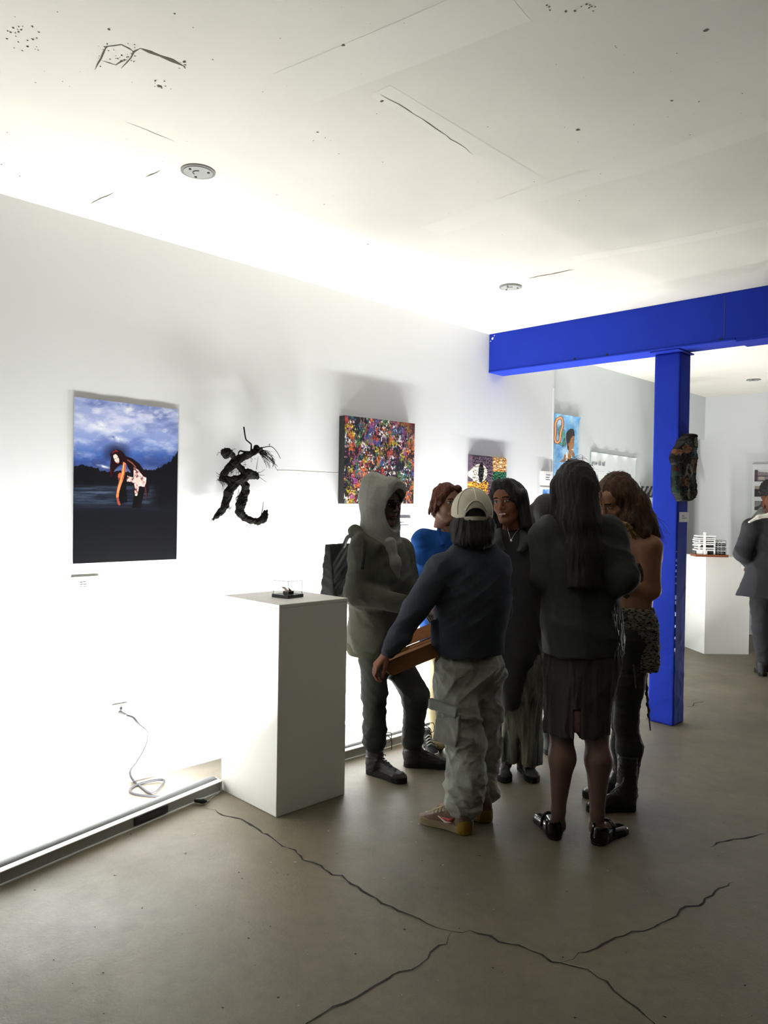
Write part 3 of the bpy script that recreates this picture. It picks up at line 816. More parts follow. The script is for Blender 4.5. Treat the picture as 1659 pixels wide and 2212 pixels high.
class Paint:
    def __init__(s, quad, W, H, base):
        s.P = bil(quad, W, H); s.X = s.P[..., 0]; s.Y = s.P[..., 1]; s.W, s.H = W, H
        s.C = np.ones((H, W, 3)) * np.array(base, float)
    def mixc(s, c, m):
        m = m[..., None]; s.C = s.C * (1 - m) + np.asarray(c, float) * m
    def inside(s, poly):
        poly = np.array(poly, float); m = np.zeros(s.X.shape, bool); n = len(poly)
        for i in range(n):
            x0, y0 = poly[i]; x1, y1 = poly[(i + 1) % n]
            if y0 == y1: continue
            c = (s.Y < y0) != (s.Y < y1)
            m ^= c & (s.X < (x1 - x0) * (s.Y - y0) / (y1 - y0) + x0)
        return m
    def poly(s, poly, c, a=1.0): s.mixc(c, s.inside(poly) * a); return s
    def ell(s, cx, cy, rx, ry, c, a=1.0, rot=0, soft=0.0):
        x, y = s.X - cx, s.Y - cy; co, si = math.cos(rot), math.sin(rot)
        d = np.sqrt(((x * co + y * si) / rx) ** 2 + ((-x * si + y * co) / ry) ** 2)
        m = np.clip((1 + soft - d) / (2 * soft), 0, 1) if soft else (d < 1).astype(float)
        s.mixc(c, m * a); return s
    def line(s, pts, w, c, a=1.0):
        pts = np.array(pts, float); ws = np.broadcast_to(w, (len(pts),))
        for i in range(len(pts) - 1):
            p, q = pts[i], pts[i + 1]; d = q - p; L = d @ d + 1e-9
            m = max(ws[i], ws[i + 1])
            t = np.clip(((s.X - p[0]) * d[0] + (s.Y - p[1]) * d[1]) / L, 0, 1)
            dd = np.hypot(s.X - p[0] - t * d[0], s.Y - p[1] - t * d[1]); s.mixc(c, (dd < (ws[i] + (ws[i + 1] - ws[i]) * t) / 2) * a)
        return s
def sheet(name, corners, paint, m, parent, depth=None, nrm=np.array([1., 0, 0])):
    """corners world TL, TR, BR, BL; depth: array (H,W) of offsets along nrm"""
    P = bil(corners, paint.W, paint.H)
    if depth is not None: P = P + np.asarray(depth)[..., None] * nrm
    W, H = paint.W, paint.H; i = np.arange(H - 1)[:, None] * W + np.arange(W - 1)[None, :]
    F = np.stack([i, i + W, i + W + 1, i + 1], -1).reshape(-1, 4)
    return mesh_obj(name, P.reshape(-1, 3), F, m, parent, smooth=True, col=lin(np.clip(paint.C, 0, 255)).reshape(-1, 3))
PRINT = mat('printed_paper', (128, 128, 128), rough=.32, attr=True, bump=.02)
OIL = mat('oil_paint', (128, 128, 128), rough=.4, attr=True, bump=.5, bscale=90, bdist=.004)
YARN = mat('tufted_yarn', (128, 128, 128), rough=.95, attr=True, bump=.8, bscale=260, bdist=.006)
PAPERB = mat('paper_back', (225, 225, 220), rough=.7, bump=.02)

# --- large poster: stormy sky, dark lake, bending figure
p = Paint([(118,95),(1357,250),(1330,2032),(95,2088)], 250, 356, (150, 165, 208))
X, Y = p.X, p.Y
h = np.clip((Y - 100) / 880, 0, 1)
stops = [(0, (140, 154, 200)), (.35, (158, 170, 212)), (.6, (126, 146, 200)), (.78, (66, 96, 168)), (.92, (50, 70, 128)), (1, (70, 88, 130))]
for ch in range(3): p.C[..., ch] = np.interp(h, [a for a, _ in stops], [c[ch] for _, c in stops])
n1 = vnoise(X / 260 + Y / 700, Y / 130 - X / 900, 1, 6); n2_ = vnoise(X / 120, Y / 55, 4, 5); n3_ = vnoise(X / 400, Y / 160, 9, 4)
p.mixc((212, 214, 236), np.clip((n1 - .5) * 5, 0, 1) * .75 * np.clip(1.3 - h, 0, 1))
p.mixc((84, 102, 164), np.clip((.46 - n3_) * 6, 0, 1) * .6)
p.mixc((234, 232, 238), np.clip((n2_ - .6) * 7, 0, 1) * .5 * np.clip(1.15 - h, 0, 1))
p.mixc((44, 58, 112), np.clip((n2_ - .5) * 6, 0, 1) * np.clip((h - .68) * 4, 0, 1) * .75)
for cx, cy, rx, ry, a in [(410, 440, 55, 60, .85), (590, 590, 95, 32, .8), (735, 240, 60, 50, .8), (170, 320, 90, 30, .5), (480, 500, 60, 50, .5), (860, 480, 90, 50, .45), (1170, 660, 80, 40, .4), (440, 925, 60, 12, .9), (330, 450, 60, 30, .5), (200, 620, 120, 26, .4)]:
    p.ell(cx, cy, rx, ry, (238, 238, 236), a * np.clip(vnoise(X / 40, Y / 30, int(cx), 3) * 2.2 - .4, 0, 1), rot=.25, soft=.7)
p.ell(590, 760, 130, 90, (20, 24, 44), .75, soft=.5)
edge = vnoise(X / 30, Y / 400, 21, 4) * 60
land = np.interp(X, [90, 180, 250, 380, 400, 520, 700, 950, 1050, 1150, 1250, 1300, 1360], [915, 905, 925, 950, 985, 990, 985, 965, 965, 920, 870, 800, 740]) + edge - 30
p.C[Y > land] = (14, 15, 20)
fz = Y > 1130; lk = np.clip((Y - 1130) / 60, 0, 1) * np.clip((1440 - Y) / 120, 0, 1) * np.clip((1080 - X) / 120, 0, 1)
p.mixc((66, 78, 98), lk * np.clip(vnoise(X / 220, Y / 22, 31, 4) * 3 - 1.1, 0, 1))
p.mixc((40, 52, 76), lk * .35)
p.ell(430, 1210, 120, 45, (96, 112, 132), .5 * np.clip(vnoise(X / 120, Y / 14, 33, 4) * 2.4 - .6, 0, 1), soft=.6)
p.mixc((24, 29, 44), np.clip((Y - 1360) / 60, 0, 1) * np.clip((1620 - Y) / 250, 0, 1) * (vnoise(X / 200, Y / 30, 37, 3)))
p.mixc((16, 17, 20), np.clip((Y - 1450) / 200, 0, 1))
for x, y0, y1 in [(118, 1240, 1320), (135, 1250, 1360), (160, 1260, 1330), (190, 1270, 1340), (210, 1255, 1330)]: p.line([(x, y1), (x + 6, y0)], 4, (66, 70, 78), .6)
for k in range(70):   # bushes on the right
    r = np.random.RandomState(k); x = 1040 + r.rand() * 300; y = np.interp(x, [1040, 1150, 1250, 1350], [985, 930, 880, 770]) + r.rand() * 60
    p.line([(x, y), (x + r.uniform(-10, 30), y - r.uniform(15, 60))], 5, (14, 16, 24))
skin = (232, 128, 78)
p.poly([(620,1110),(700,1090),(715,1350),(620,1370),(615,1220)], (12, 11, 14)); p.poly([(790,1150),(950,1150),(905,1280),(880,1420),(770,1420),(790,1290)], (12, 11, 14))
p.poly([(700,800),(780,830),(860,890),(920,970),(950,1060),(985,1200),(940,1330),(930,1210),(880,1160),(790,1050),(720,930),(690,860)], (26, 10, 14))
p.ell(628, 1045, 24, 44, (206, 100, 66)); p.poly([(606,1060),(648,1060),(640,1110),(618,1140)], (120, 54, 40))
p.poly([(715,1035),(790,1060),(795,925),(850,970),(905,1040),(945,1060),(945,1105),(925,1165),(860,1160),(832,1272),(806,1272),(800,1120),(708,1102)], (226, 190, 182))
m_ = p.inside([(715,1035),(790,1060),(795,925),(850,970),(905,1040),(945,1060),(945,1105),(925,1165),(860,1160),(832,1272),(806,1272),(800,1120),(708,1102)])
p.mixc((96, 48, 48), m_ * np.clip(vnoise(X / 26, Y / 26, 5, 3) * 5 - 2.5, 0, 1)); p.mixc((255, 240, 236), m_ * np.clip(vnoise(X / 18, Y / 24, 6, 2) * 6 - 3.6, 0, 1))
p.line([(715,845),(770,880),(815,930)], 14, (150, 84, 76), .8); p.line([(930,1160),(945,1250),(940,1320)], 14, (92, 52, 50), .6)
p.poly([(520,770),(560,728),(600,722),(650,742),(700,800),(720,860),(690,900),(640,905),(600,930),(560,980),(535,1060),(515,1030),(515,900),(525,830)], (30, 8, 12))
p.line([(540,765),(556,750),(575,742)], 9, (176, 52, 52), .8); p.line([(580,735),(598,742)], 12, (186, 60, 58), .8); p.line([(524,960),(526,1040)], 10, (96, 14, 20), .8)
p.ell(588, 832, 27, 56, (240, 208, 198), rot=-.32); p.ell(570, 822, 15, 40, (246, 226, 214), .8, rot=-.3)
p.line([(562,838),(582,828)], 7, (40, 18, 20)); p.line([(592,822),(608,812)], 7, (40, 18, 20)); p.line([(588,836),(594,862)], 5, (196, 140, 124)); p.line([(592,880),(610,872)], 8, (176, 44, 50))
p.poly([(668,868),(698,885),(696,980),(668,1080),(640,1150),(618,1230),(610,1292),(584,1292),(588,1230),(606,1150),(630,1080),(650,980)], skin)
p.line([(672,900),(664,1000),(632,1110),(604,1230)], 12, (255, 170, 110), .8); p.line([(690,900),(688,990),(660,1080)], 9, (120, 40, 26), .8)
p.poly([(585,1292),(612,1292),(618,1330),(635,1380),(620,1392),(600,1370)], (150, 72, 56))
po = empty('wall_poster', (XW, 2.0, 1.2), 'large unframed poster of a bending woman under stormy blue clouds', 'poster')
tl, tr, br, bl = on_x(160, 857, XW + .006), on_x(385, 885, XW + .006), on_x(381, 1208, XW + .006), on_x(157, 1218, XW + .006)
uu = np.linspace(0, 1, 250)[None, :]; vv = np.linspace(0, 1, 356)[:, None]
wav = .0012 * np.abs(np.sin(uu * 9.2 + .6)) * np.exp(-vv * 7) + .001 * np.abs(np.sin(vv * 6)) * np.exp(-(1 - uu) * 9) + .001
sheet('printed_sheet', (tl, tr, br, bl), p, PRINT, po, depth=wav)
bk = [q - np.array([.0035, 0, 0]) for q in (tl, tr, br, bl)]
mesh_obj('paper_back', bk + [q - np.array([.0015, 0, 0]) for q in bk], [(0, 1, 2, 3), (7, 6, 5, 4), (0, 4, 5, 1), (1, 5, 6, 2), (2, 6, 7, 3), (3, 7, 4, 0)], PAPERB, po, smooth=False)

# --- splattered canvas
xf = XW + .058
tl, tr, br, bl = on_x(745, 897, xf), on_x(896, 915, xf), on_x(893, 1088, xf), on_x(742, 1088, xf)
p = Paint([(0, 0), (1, 0), (1, .86), (0, .86)], 236, 204, (22, 18, 24))
pal = [((240, 236, 238), 5), ((24, 18, 26), 7), ((200, 40, 40), 2.2), ((230, 110, 40), 2), ((226, 206, 50), 1.7), ((40, 60, 120), 2), ((120, 160, 210), 1.5), ((170, 60, 110), 1.6), ((40, 90, 60), 1.4), ((150, 180, 70), 1), ((40, 110, 110), 1), ((120, 30, 36), 1.6), ((196, 150, 190), 1.3)]
w_ = np.array([q[1] for q in pal]); w_ = w_ / w_.sum(); r = np.random.RandomState(42)
regions = [r.rand(5) for _ in range(90)]
gx, gy = p.X, p.Y
for k in range(3400):
    x, y = r.rand(), r.rand() * .86; reg = int(vnoise(np.array([x * 7.]), np.array([y * 7.]), 3, 1)[0] * 40)
    rr = np.random.RandomState(reg * 7 + 1); loc = rr.choice(len(pal), 3)
    c = pal[loc[r.randint(3)] if r.rand() < .55 else r.choice(len(pal), p=w_)][0]
    vert = r.rand() < (.75 if y < .4 else .35); L = r.uniform(.008, .035) * (1.5 if vert and y < .35 else 1); wd = r.uniform(.0022, .006)
    a = math.pi / 2 + r.randn() * .12 if vert else r.rand() * 3.14
    x1, y1 = x + L * math.cos(a), y + L * math.sin(a)
    i0, i1 = int(np.clip((min(x, x1) - wd) * 235, 0, 235)), int(np.clip((max(x, x1) + wd) * 235 + 2, 0, 236))
    j0, j1 = int(np.clip((min(y, y1) - wd) / .86 * 203, 0, 203)), int(np.clip((max(y, y1) + wd) / .86 * 203 + 2, 0, 204))
    if i1 <= i0 or j1 <= j0: continue
    sx, sy = gx[j0:j1, i0:i1], gy[j0:j1, i0:i1]; d = np.array([x1 - x, y1 - y]); t = np.clip(((sx - x) * d[0] + (sy - y) * d[1]) / (d @ d), 0, 1)
    mm = np.hypot(sx - x - t * d[0], sy - y - t * d[1]) < wd * (1 - .5 * t)
    cc_ = np.clip(np.array(c) * r.uniform(.55, 1.1), 0, 255); p.C[j0:j1, i0:i1][mm] = cc_
for cx, cy, rx, ry, c in [(.24, .13, .045, .02, (224, 210, 40)), (.20, .27, .04, .035, (226, 190, 50)), (.68, .19, .02, .03, (210, 40, 46)), (.74, .14, .025, .018, (236, 190, 40)), (.40, .44, .05, .025, (226, 110, 40)), (.10, .37, .05, .03, (222, 104, 40)), (.46, .60, .03, .03, (210, 60, 36)), (.18, .55, .02, .04, (214, 50, 60)), (.1, .76, .05, .05, (222, 190, 60)), (.80, .38, .04, .04, (160, 190, 60)), (.22, .42, .05, .05, (40, 90, 90)), (.62, .40, .02, .06, (180, 80, 140)), (.95, .72, .02, .04, (226, 70, 40)), (.85, .57, .05, .04, (90, 140, 190))]:
    p.ell(cx, cy, rx, ry, c, (vnoise(gx * 60, gy * 60, int(cx * 99), 2) > .5) * .9, soft=.3)
p.line([(.30, 0), (.30, .3)], .006, (16, 14, 20)); p.line([(.01, .56), (.2, .75), (.06, .86)], .007, (26, 18, 24)); p.line([(.13, .5), (.3, .68)], .009, (30, 22, 26))
wb = vnoise(gx * 16, gy * 13, 91, 3); wf = vnoise(gx * 70, gy * 55, 92, 2); p.mixc((236, 230, 234), np.clip((wb - .50) * 9, 0, 1) * (wf > .52) * .9)
for q_, cq_ in enumerate([(206, 60, 60), (220, 196, 50), (60, 90, 160), (170, 80, 150), (60, 120, 70), (226, 116, 50)]):
    wq = vnoise(gx * 11 + q_ * 7, gy * 9, 200 + q_, 2); p.mixc(cq_, np.clip((wq - .62) * 12, 0, 1) * (vnoise(gx * 80, gy * 50, 300 + q_, 2) > .45) * .85)
dk = vnoise(gx * 12 + 3, gy * 9, 77, 3); p.mixc((20, 16, 24), np.clip((dk - .52) * 9, 0, 1) * (vnoise(gx * 60, gy * 40, 55, 2) > .42) * .85)
p.mixc((70, 16, 28), np.clip((gx - .72) * 4, 0, 1) * np.clip((.16 - gy) * 8, 0, 1) * .8)
p.C *= .86
cv = empty('canvas_painting', (XW, 3.9, 1.55), 'square dark canvas painting covered in multicoloured paint splatters', 'painting')
sheet('painted_face', (tl, tr, br, bl), p, OIL, cv, depth=.001 + .003 * (p.C.sum(-1) > 380))
CANB = mat('canvas_black_edge', (20, 20, 22), rough=.7, bump=.3, bscale=150)
y0, y1, z0, z1 = tl[1], tr[1], (bl[2] + br[2]) / 2, (tl[2] + tr[2]) / 2
V = [q for q in (tl, tr, br, bl)] + [np.array([XW + .003, q[1], q[2]]) for q in (tl, tr, br, bl)]
mesh_obj('stretcher_edge', V, [(0, 3, 7, 4), (0, 4, 5, 1), (1, 5, 6, 2), (3, 2, 6, 7), (4, 7, 6, 5)], CANB, cv, smooth=False)

# --- tufted eye rug
p = Paint([(1030, 75), (1292, 95), (1290, 345), (1030, 340)], 150, 160, (84, 66, 82))
X, Y = p.X, p.Y
p.poly([(1180, 60), (1300, 60), (1300, 158), (1180, 152)], (196, 138, 70)); p.mixc((236, 214, 176), (vnoise(X / 7, Y / 5, 2, 2) > .56) * ((X > 1180) & (Y < 156)) * .8)
p.poly([(1182, 152), (1300, 158), (1300, 245), (1182, 240)], (22, 92, 62)); p.ell(1238, 238, 46, 38, (112, 160, 118)); p.ell(1240, 268, 40, 32, (16, 16, 18)); p.poly([(1190, 240), (1210, 240), (1225, 330), (1195, 320)], (230, 226, 214))
p.ell(1085, 160, 56, 42, (232, 226, 206)); p.ell(1098, 155, 20, 44, (10, 10, 12))
p.poly([(1030, 195), (1060, 190), (1085, 205), (1125, 190), (1148, 200), (1146, 290), (1120, 315), (1080, 325), (1040, 300), (1030, 285)], (222, 160, 46))
p.mixc((120, 74, 22), (vnoise(X / 6, Y / 4, 8, 2) > .55) * p.inside([(1030, 195), (1060, 190), (1085, 205), (1125, 190), (1148, 200), (1146, 290), (1120, 315), (1080, 325), (1040, 300), (1030, 285)]) * .8)
p.poly([(1150, 232), (1185, 228), (1196, 300), (1170, 310), (1150, 280)], (156, 60, 120)); p.poly([(1030, 290), (1060, 310), (1130, 322), (1130, 345), (1030, 345)], (42, 76, 150)); p.poly([(1145, 300), (1190, 305), (1190, 345), (1120, 345)], (150, 158, 156))
p.C *= (.78 + .44 * vnoise(X / 6, Y / 5, 15, 2))[..., None]
rg = empty('tufted_wall_rug', (XW, 5.25, 1.5), 'small shaggy wall rug with eye shapes in gold, green and purple', 'rug')
z_top = 1.973; yr0, yr1 = 4.997, 5.512; zb = 1.47
def rugsheet(t, C, paint, base, amp, nrm, m, back):
    H, W = paint.H, paint.W
    dn = vnoise(np.arange(W)[None, :] / 2.6 + 0 * np.arange(H)[:, None], np.arange(H)[:, None] / 2.6 + 0 * np.arange(W)[None, :], 12, 2)
    e = np.minimum(np.minimum(np.arange(W), W - 1 - np.arange(W))[None, :], np.minimum(np.arange(H), H - 1 - np.arange(H))[:, None])
    dep = base * np.clip(e / 5, 0, 1) ** .5 + amp * dn * np.clip(e / 3, 0, 1) + .002
    return sheet('tufted_pile', C, paint, m, t, depth=dep, nrm=nrm)
cor = [np.array([XW, yr0, z_top]), np.array([XW, yr1, z_top]), np.array([XW, yr1, zb]), np.array([XW, yr0, zb])]
rugsheet(rg, cor, p, .028, .012, np.array([1., 0, 0]), YARN, None)
mesh_obj('backing', [q + np.array([.0008, 0, 0]) for q in cor] + [q + np.array([.0022, 0, 0]) for q in cor], [(0, 1, 2, 3), (7, 6, 5, 4)], mat('rug_backing', (70, 62, 58), rough=.9, bump=.2), rg, smooth=False)

# --- blue child painting
p = Paint([(210, 138), (532, 188), (520, 1010), (193, 985)], 150, 300, (112, 170, 216))
X, Y = p.X, p.Y
nn = vnoise(X / 90, Y / 110, 3, 5); p.mixc((176, 212, 236), np.clip((nn - .48) * 4, 0, 1)); p.mixc((70, 132, 196), np.clip((.44 - nn) * 5, 0, 1)); p.mixc((186, 216, 236), np.clip((Y - 650) / 300, 0, .7))
p.mixc((56, 104, 170), np.clip((16 - (X - 205)) / 16, 0, 1) * .8)
loop = [(290,185),(315,200),(328,240),(325,290),(305,345),(298,400),(292,445),(268,467),(245,462),(232,425),(240,360),(240,300),(238,250),(255,205),(290,185)]
g1 = [(305,285),(288,320),(290,375),(294,430),(285,472),(318,490),(342,450),(334,400),(318,370),(335,330),(345,380),(350,440),(345,490)]
p.line(g1, 26, (40, 84, 82)); p.line(g1, 14, (90, 170, 146)); p.line(loop, 36, (112, 62, 44)); p.line(loop, 22, (222, 150, 92)); p.line(loop, 7, (244, 196, 140))
p.line([(345,500),(325,515),(350,420),(365,480),(360,515)], 9, (54, 60, 70))
p.poly([(372,360),(395,330),(425,312),(460,318),(474,345),(480,395),(455,410),(430,430),(418,480),(405,560),(388,545),(376,480),(366,410)], (44, 28, 24))
p.poly([(428,425),(455,395),(474,395),(476,440),(470,462),(474,490),(466,515),(456,545),(462,560),(445,585),(430,600),(400,600),(402,560),(410,480)], (164, 118, 74))
p.ell(400, 490, 12, 20, (140, 92, 60)); p.line([(450,440),(472,436)], 5, (40, 26, 20)); p.line([(442,548),(460,552)], 8, (244, 240, 230)); p.line([(448,465),(470,462)], 5, (60, 36, 26))
p.poly([(400,600),(350,603),(338,650),(300,672),(296,686),(335,686),(362,662),(385,690),(400,640)], (156, 104, 66)); p.poly([(445,590),(460,565),(480,600),(478,628),(455,625),(440,660)], (150, 98, 62))
p.poly([(400,590),(440,590),(436,660),(415,680),(395,660)], (168, 124, 76)); p.poly([(368,575),(388,578),(396,660),(414,682),(432,660),(436,618),(448,622),(445,700),(446,760),(366,760)], (238, 236, 220))
bp_ = empty('figure_painting', (XW, 6.5, 1.7), 'tall blue unframed painting of a child in a white vest with looped cords', 'painting')
xr = XW - .02
tl, tr = on_x(1195, 893, xr + .004), on_x(1250, 902, xr + .004); bl = on_x(1193, 1035, xr + .004)
tl[1] = bl[1] = YS + .016
zb = 1.72
wv = np.linspace(0, 1, 150)[None, :]; hv = np.linspace(0, 1, 300)[:, None]
sheet('painted_paper', (tl, tr, np.array([tr[0], tr[1], zb]), np.array([bl[0], bl[1], zb])), p, PRINT, bp_, depth=.003 + .02 * np.abs(np.sin(wv * 8)) * np.exp(-hv * 18))
cc4 = [tl, tr, np.array([tr[0], tr[1], zb]), np.array([bl[0], bl[1], zb])]
mesh_obj('paper_back', [q - np.array([.002, 0, 0]) for q in cc4] + [q for q in cc4], [(0, 1, 2, 3), (7, 6, 5, 4)], PAPERB, bp_, smooth=False)

# --- small framed blue picture below the curled card
fp = empty('framed_picture', (XW, 6.15, 1.5), 'small white framed blue picture below the curling label card', 'picture')
tl = on_x(1166, 1052, XW); y0 = tl[1]; y1 = YS - .03; z1 = tl[2]; z0 = z1 - .30
mb = MB(); f_ = .018
for a in ((y0, y1, z1 - f_, z1), (y0, y1, z0, z0 + f_), (y0, y0 + f_, z0 + f_, z1 - f_), (y1 - f_, y1, z0 + f_, z1 - f_)): mb.box((XW + .001, a[0], a[2]), (XW + .022, a[1], a[3]))
mb.obj('frame', ALUW, fp)
p = Paint([(0, 0), (1, 0), (1, 1.3), (0, 1.3)], 40, 50, (84, 140, 204)); nn = vnoise(p.X * 6, p.Y * 5, 5, 4)
p.mixc((140, 178, 220), np.clip((nn - .5) * 4, 0, 1)); p.mixc((52, 90, 164), np.clip((.45 - nn) * 6, 0, 1))
sheet('picture_sheet', [np.array([XW + .008, a, b]) for a, b in ((y0 + f_, z1 - f_), (y1 - f_, z1 - f_), (y1 - f_, z0 + f_), (y0 + f_, z0 + f_))], p, PRINT, fp)

# --- "grow till tall" poster
tl, tr, bl_, br_ = on_x(1276, 977, xr + .005), on_x(1373, 990, xr + .005), None, on_x(1373, 1078, xr + .005)
y0, y1 = tl[1], tr[1]; z1 = (tl[2] + tr[2]) / 2; z0 = 1.45
p = Paint([(685, 635), (1262, 700), (1265, 1240), (680, 1200)], 260, 260, (220, 225, 224)); X, Y = p.X, p.Y
p.mixc((205, 212, 212), (vnoise(X / 200, Y / 200, 6, 3)) * .35)
lc = (176, 182, 182)
for y in (805, 822, 845): p.line([(712, y - 2), (712 + (140 if y == 805 else 70), y + 4)], 2.5, lc)
for y in (868, 885, 900, 915, 935, 955, 975, 992): p.line([(722, y - 4), (845, y + 8)], 2.5, lc)
for k, (cx, cy) in enumerate([(912, 815), (975, 800), (1030, 812), (1100, 820), (1160, 812), (1215, 825)]):
    r = np.random.RandomState(k)
    for j in range(7): a = r.rand() * 6; p.line([(cx, cy), (cx + 18 * math.cos(a), cy + 24 * math.sin(a))], 2.2, (186, 190, 190))
for k, (cx, cy) in enumerate([(898, 915), (970, 922), (1045, 925), (1130, 935), (1210, 958)]):
    p.poly([(cx - 12, cy - 26), (cx + 4, cy - 30), (cx + 16, cy + 4), (cx + 26, cy + 24), (cx + 4, cy + 30), (cx - 10, cy + 6)], (196, 194, 196) if k == 0 else (120 - 6 * k, 126 - 6 * k, 128 - 6 * k))
    p.ell(cx - 2, cy - 12, 8, 14, (70, 96, 88) if 0 < k < 4 else (130, 120, 124)); p.line([(cx + 26, cy - 36), (cx + 30, cy - 10)], 2, lc)
gp = empty('text_poster', (xr, 7.5, 1.5), 'pale white poster reading grow till tall with rows of small plant drawings', 'poster')
cq = [np.array([xr + .004, y0, z1 + .008]), np.array([xr + .004, y1, z1 - .004]), np.array([xr + .004, y1, z0]), np.array([xr + .004, y0, z0])]
wv = np.linspace(0, 1, 260)[None, :]; hv = np.linspace(0, 1, 260)[:, None]
sheet('printed_sheet', cq, p, mat('matt_print', (128,) * 3, rough=.6, attr=True, bump=.02), gp, depth=.002 + .014 * np.abs(np.sin(wv * 14 + .4)) ** 3 * np.exp(-hv * 22))
mb = MB(); GE = mat('clear_sleeve_edge', (150, 176, 172), rough=.3, bump=.02)
for a, b in ((0, 1), (1, 2), (0, 3)): mb.tube([cq[a] + [.004, 0, 0], cq[b] + [.004, 0, 0]], .003, n=4)
mb.obj('sleeve_edge', GE, gp)
def text_mesh(s, size):
    cu = bpy.data.curves.new('txt', 'FONT'); cu.body = s; cu.size = size; cu.extrude = .001; cu.resolution_u = 3
    o = bpy.data.objects.new('txt', cu); COL.objects.link(o); bpy.context.view_layer.update()
    me = bpy.data.meshes.new_from_object(o.evaluated_get(bpy.context.evaluated_depsgraph_get()))
    V = np.array([v.co[:] for v in me.vertices]); F = [tuple(q.vertices) for q in me.polygons]
    bpy.data.objects.remove(o); bpy.data.curves.remove(cu); bpy.data.meshes.remove(me); return V, F
V, F = text_mesh('grow till tall', .1)
wT = V[:, 0].max(); a = on_x(1276.5, 1004, xr); b = on_x(1305, 1004, xr)
sy = (b[1] - a[1]) / wT; sz = sy * 1.12
mesh_obj('title_text', np.stack([np.full(len(V), xr + .0085) + V[:, 2], a[1] + V[:, 0] * sy, a[2] + V[:, 1] * sz], 1), F, mat('title_grey', (126, 132, 134), rough=.7, bump=.02), gp, smooth=False)

# --- ledge with black curved hooks
HK = mat('black_hook', (20, 20, 24), rough=.4, bump=.05)
yl0, yl1 = on_x(1381, 1076, xr)[1], 9.1; zl = on_x(1400, 1075, xr)[2]
sh_ = slab('wall_ledge', (xr + .0005, yl0, zl - .03), (xr + .09, yl1, zl), WHITE2, kind=None)
tag(sh_, 'narrow white ledge on the rear left wall under the black curved hooks', 'ledge')
bd = MB().box((xr + .0005, yl0 + .0, zl + .001), (xr + .006, yl1, zl + .17)).obj('hook_board', mat('hook_board', (196, 206, 204), rough=.6, bump=.03))
tag(bd, 'pale backing board on the wall behind the black curved hooks', 'board')
HP = []
names = ['leftmost black curved hook on the wall ledge, nearest the long-haired woman', 'second black curved hook from the left on the wall ledge', 'third black curved hook from the left on the wall ledge', 'rightmost black curved hook on the ledge, half behind the blue column']
for k, u in enumerate([1383, 1393, 1403, 1413]):
    q = [(5.5, 1052), (1.5, 1060), (-1.5, 1068), (0, 1073.2), (4, 1073.4), (7, 1070), (8, 1064)]
    P = [on_x(u + a, b, xr + .045) for a, b in q]
    t = empty('wall_hook', (xr + .045, P[3][1], zl + .001), names[k], 'hook', 'black curved hooks on the wall ledge')
    MB().tube(spline(P, 6), .011, n=8).obj('hook_body', HK, t, smooth=True)
    V = Vol(P[0] - .05, P[0] + .05, .004); V.ell(P[0], (.014, .03, .012), .001); build(V, 'hook_knob', HK, t)

# --- woven piece on the column
p = Paint([(150, 160), (690, 160), (690, 1640), (150, 1640)], 110, 240, (40, 40, 38)); X, Y = p.X, p.Y
p.mixc((62, 58, 46), (vnoise(X / 50, Y / 140, 3, 3) > .5) * .8); p.mixc((24, 24, 26), (vnoise(X / 90, Y / 200, 5, 2) > .55) * .8)
p.poly([(540,160),(680,160),(680,520),(560,500),(430,270)], (18, 18, 20)); p.ell(600, 350, 34, 108, (140, 140, 120)); p.poly([(545,480),(620,470),(630,690),(550,690)], (66, 90, 84))
p.ell(420, 360, 120, 70, (72, 80, 74)); p.ell(390, 500, 105, 95, (142, 100, 70)); p.ell(235, 580, 60, 80, (150, 104, 74)); p.ell(215, 730, 70, 100, (22, 22, 20)); p.poly([(300,620),(560,560),(560,760),(330,800)], (18, 18, 20))
p.poly([(470,740),(610,720),(610,1020),(500,1020)], (100, 70, 52)); p.poly([(200,900),(270,910),(270,980),(200,980)], (130, 22, 34)); p.poly([(185,980),(290,980),(290,1540),(185,1440)], (46, 66, 58))
p.line([(430,840),(400,920),(395,1010),(440,1100),(485,1020),(470,880)], 40, (146, 140, 122)); p.line([(400,990),(365,1080),(340,1140),(290,1130)], 36, (146, 136, 118)); p.poly([(290,1150),(440,1120),(440,1340),(290,1330)], (104, 72, 48))
p.poly([(310,1310),(410,1310),(410,1600),(300,1600)], (16, 16, 18)); p.ell(450, 1470, 38, 115, (132, 134, 104)); p.poly([(500,1400),(650,1400),(640,1640),(480,1640)], (60, 56, 38)); p.poly([(555,1020),(650,1020),(650,1400),(500,1390)], (34, 36, 38))
p.C *= (.75 + .5 * vnoise(X / 18, Y / 14, 8, 2))[..., None]
wp_ = empty('woven_wall_piece', (CX1, 5.47, 1.6), 'knobbly dark woven textile piece fixed to the side of the blue column', 'textile art')
xt = CX1 + .004
def fromcrop(x, y): return on_x(1440 + x * 80 / 804, 920 + y * 80 / 804, xt + .03)
outl = {160: (440, 640), 230: (400, 672), 300: (310, 680), 400: (285, 682), 500: (215, 672), 600: (175, 664), 700: (150, 660), 790: (165, 650), 850: (200, 655), 950: (192, 660), 1100: (190, 656), 1300: (186, 645), 1450: (205, 645), 1560: (270, 620), 1640: (300, 540)}
ys = np.array(list(outl)); xl = np.array([v[0] for v in outl.values()]); xr_ = np.array([v[1] for v in outl.values()])
H, W = 240, 110; P = np.zeros((H, W, 3)); Cc = np.zeros((H, W, 3))
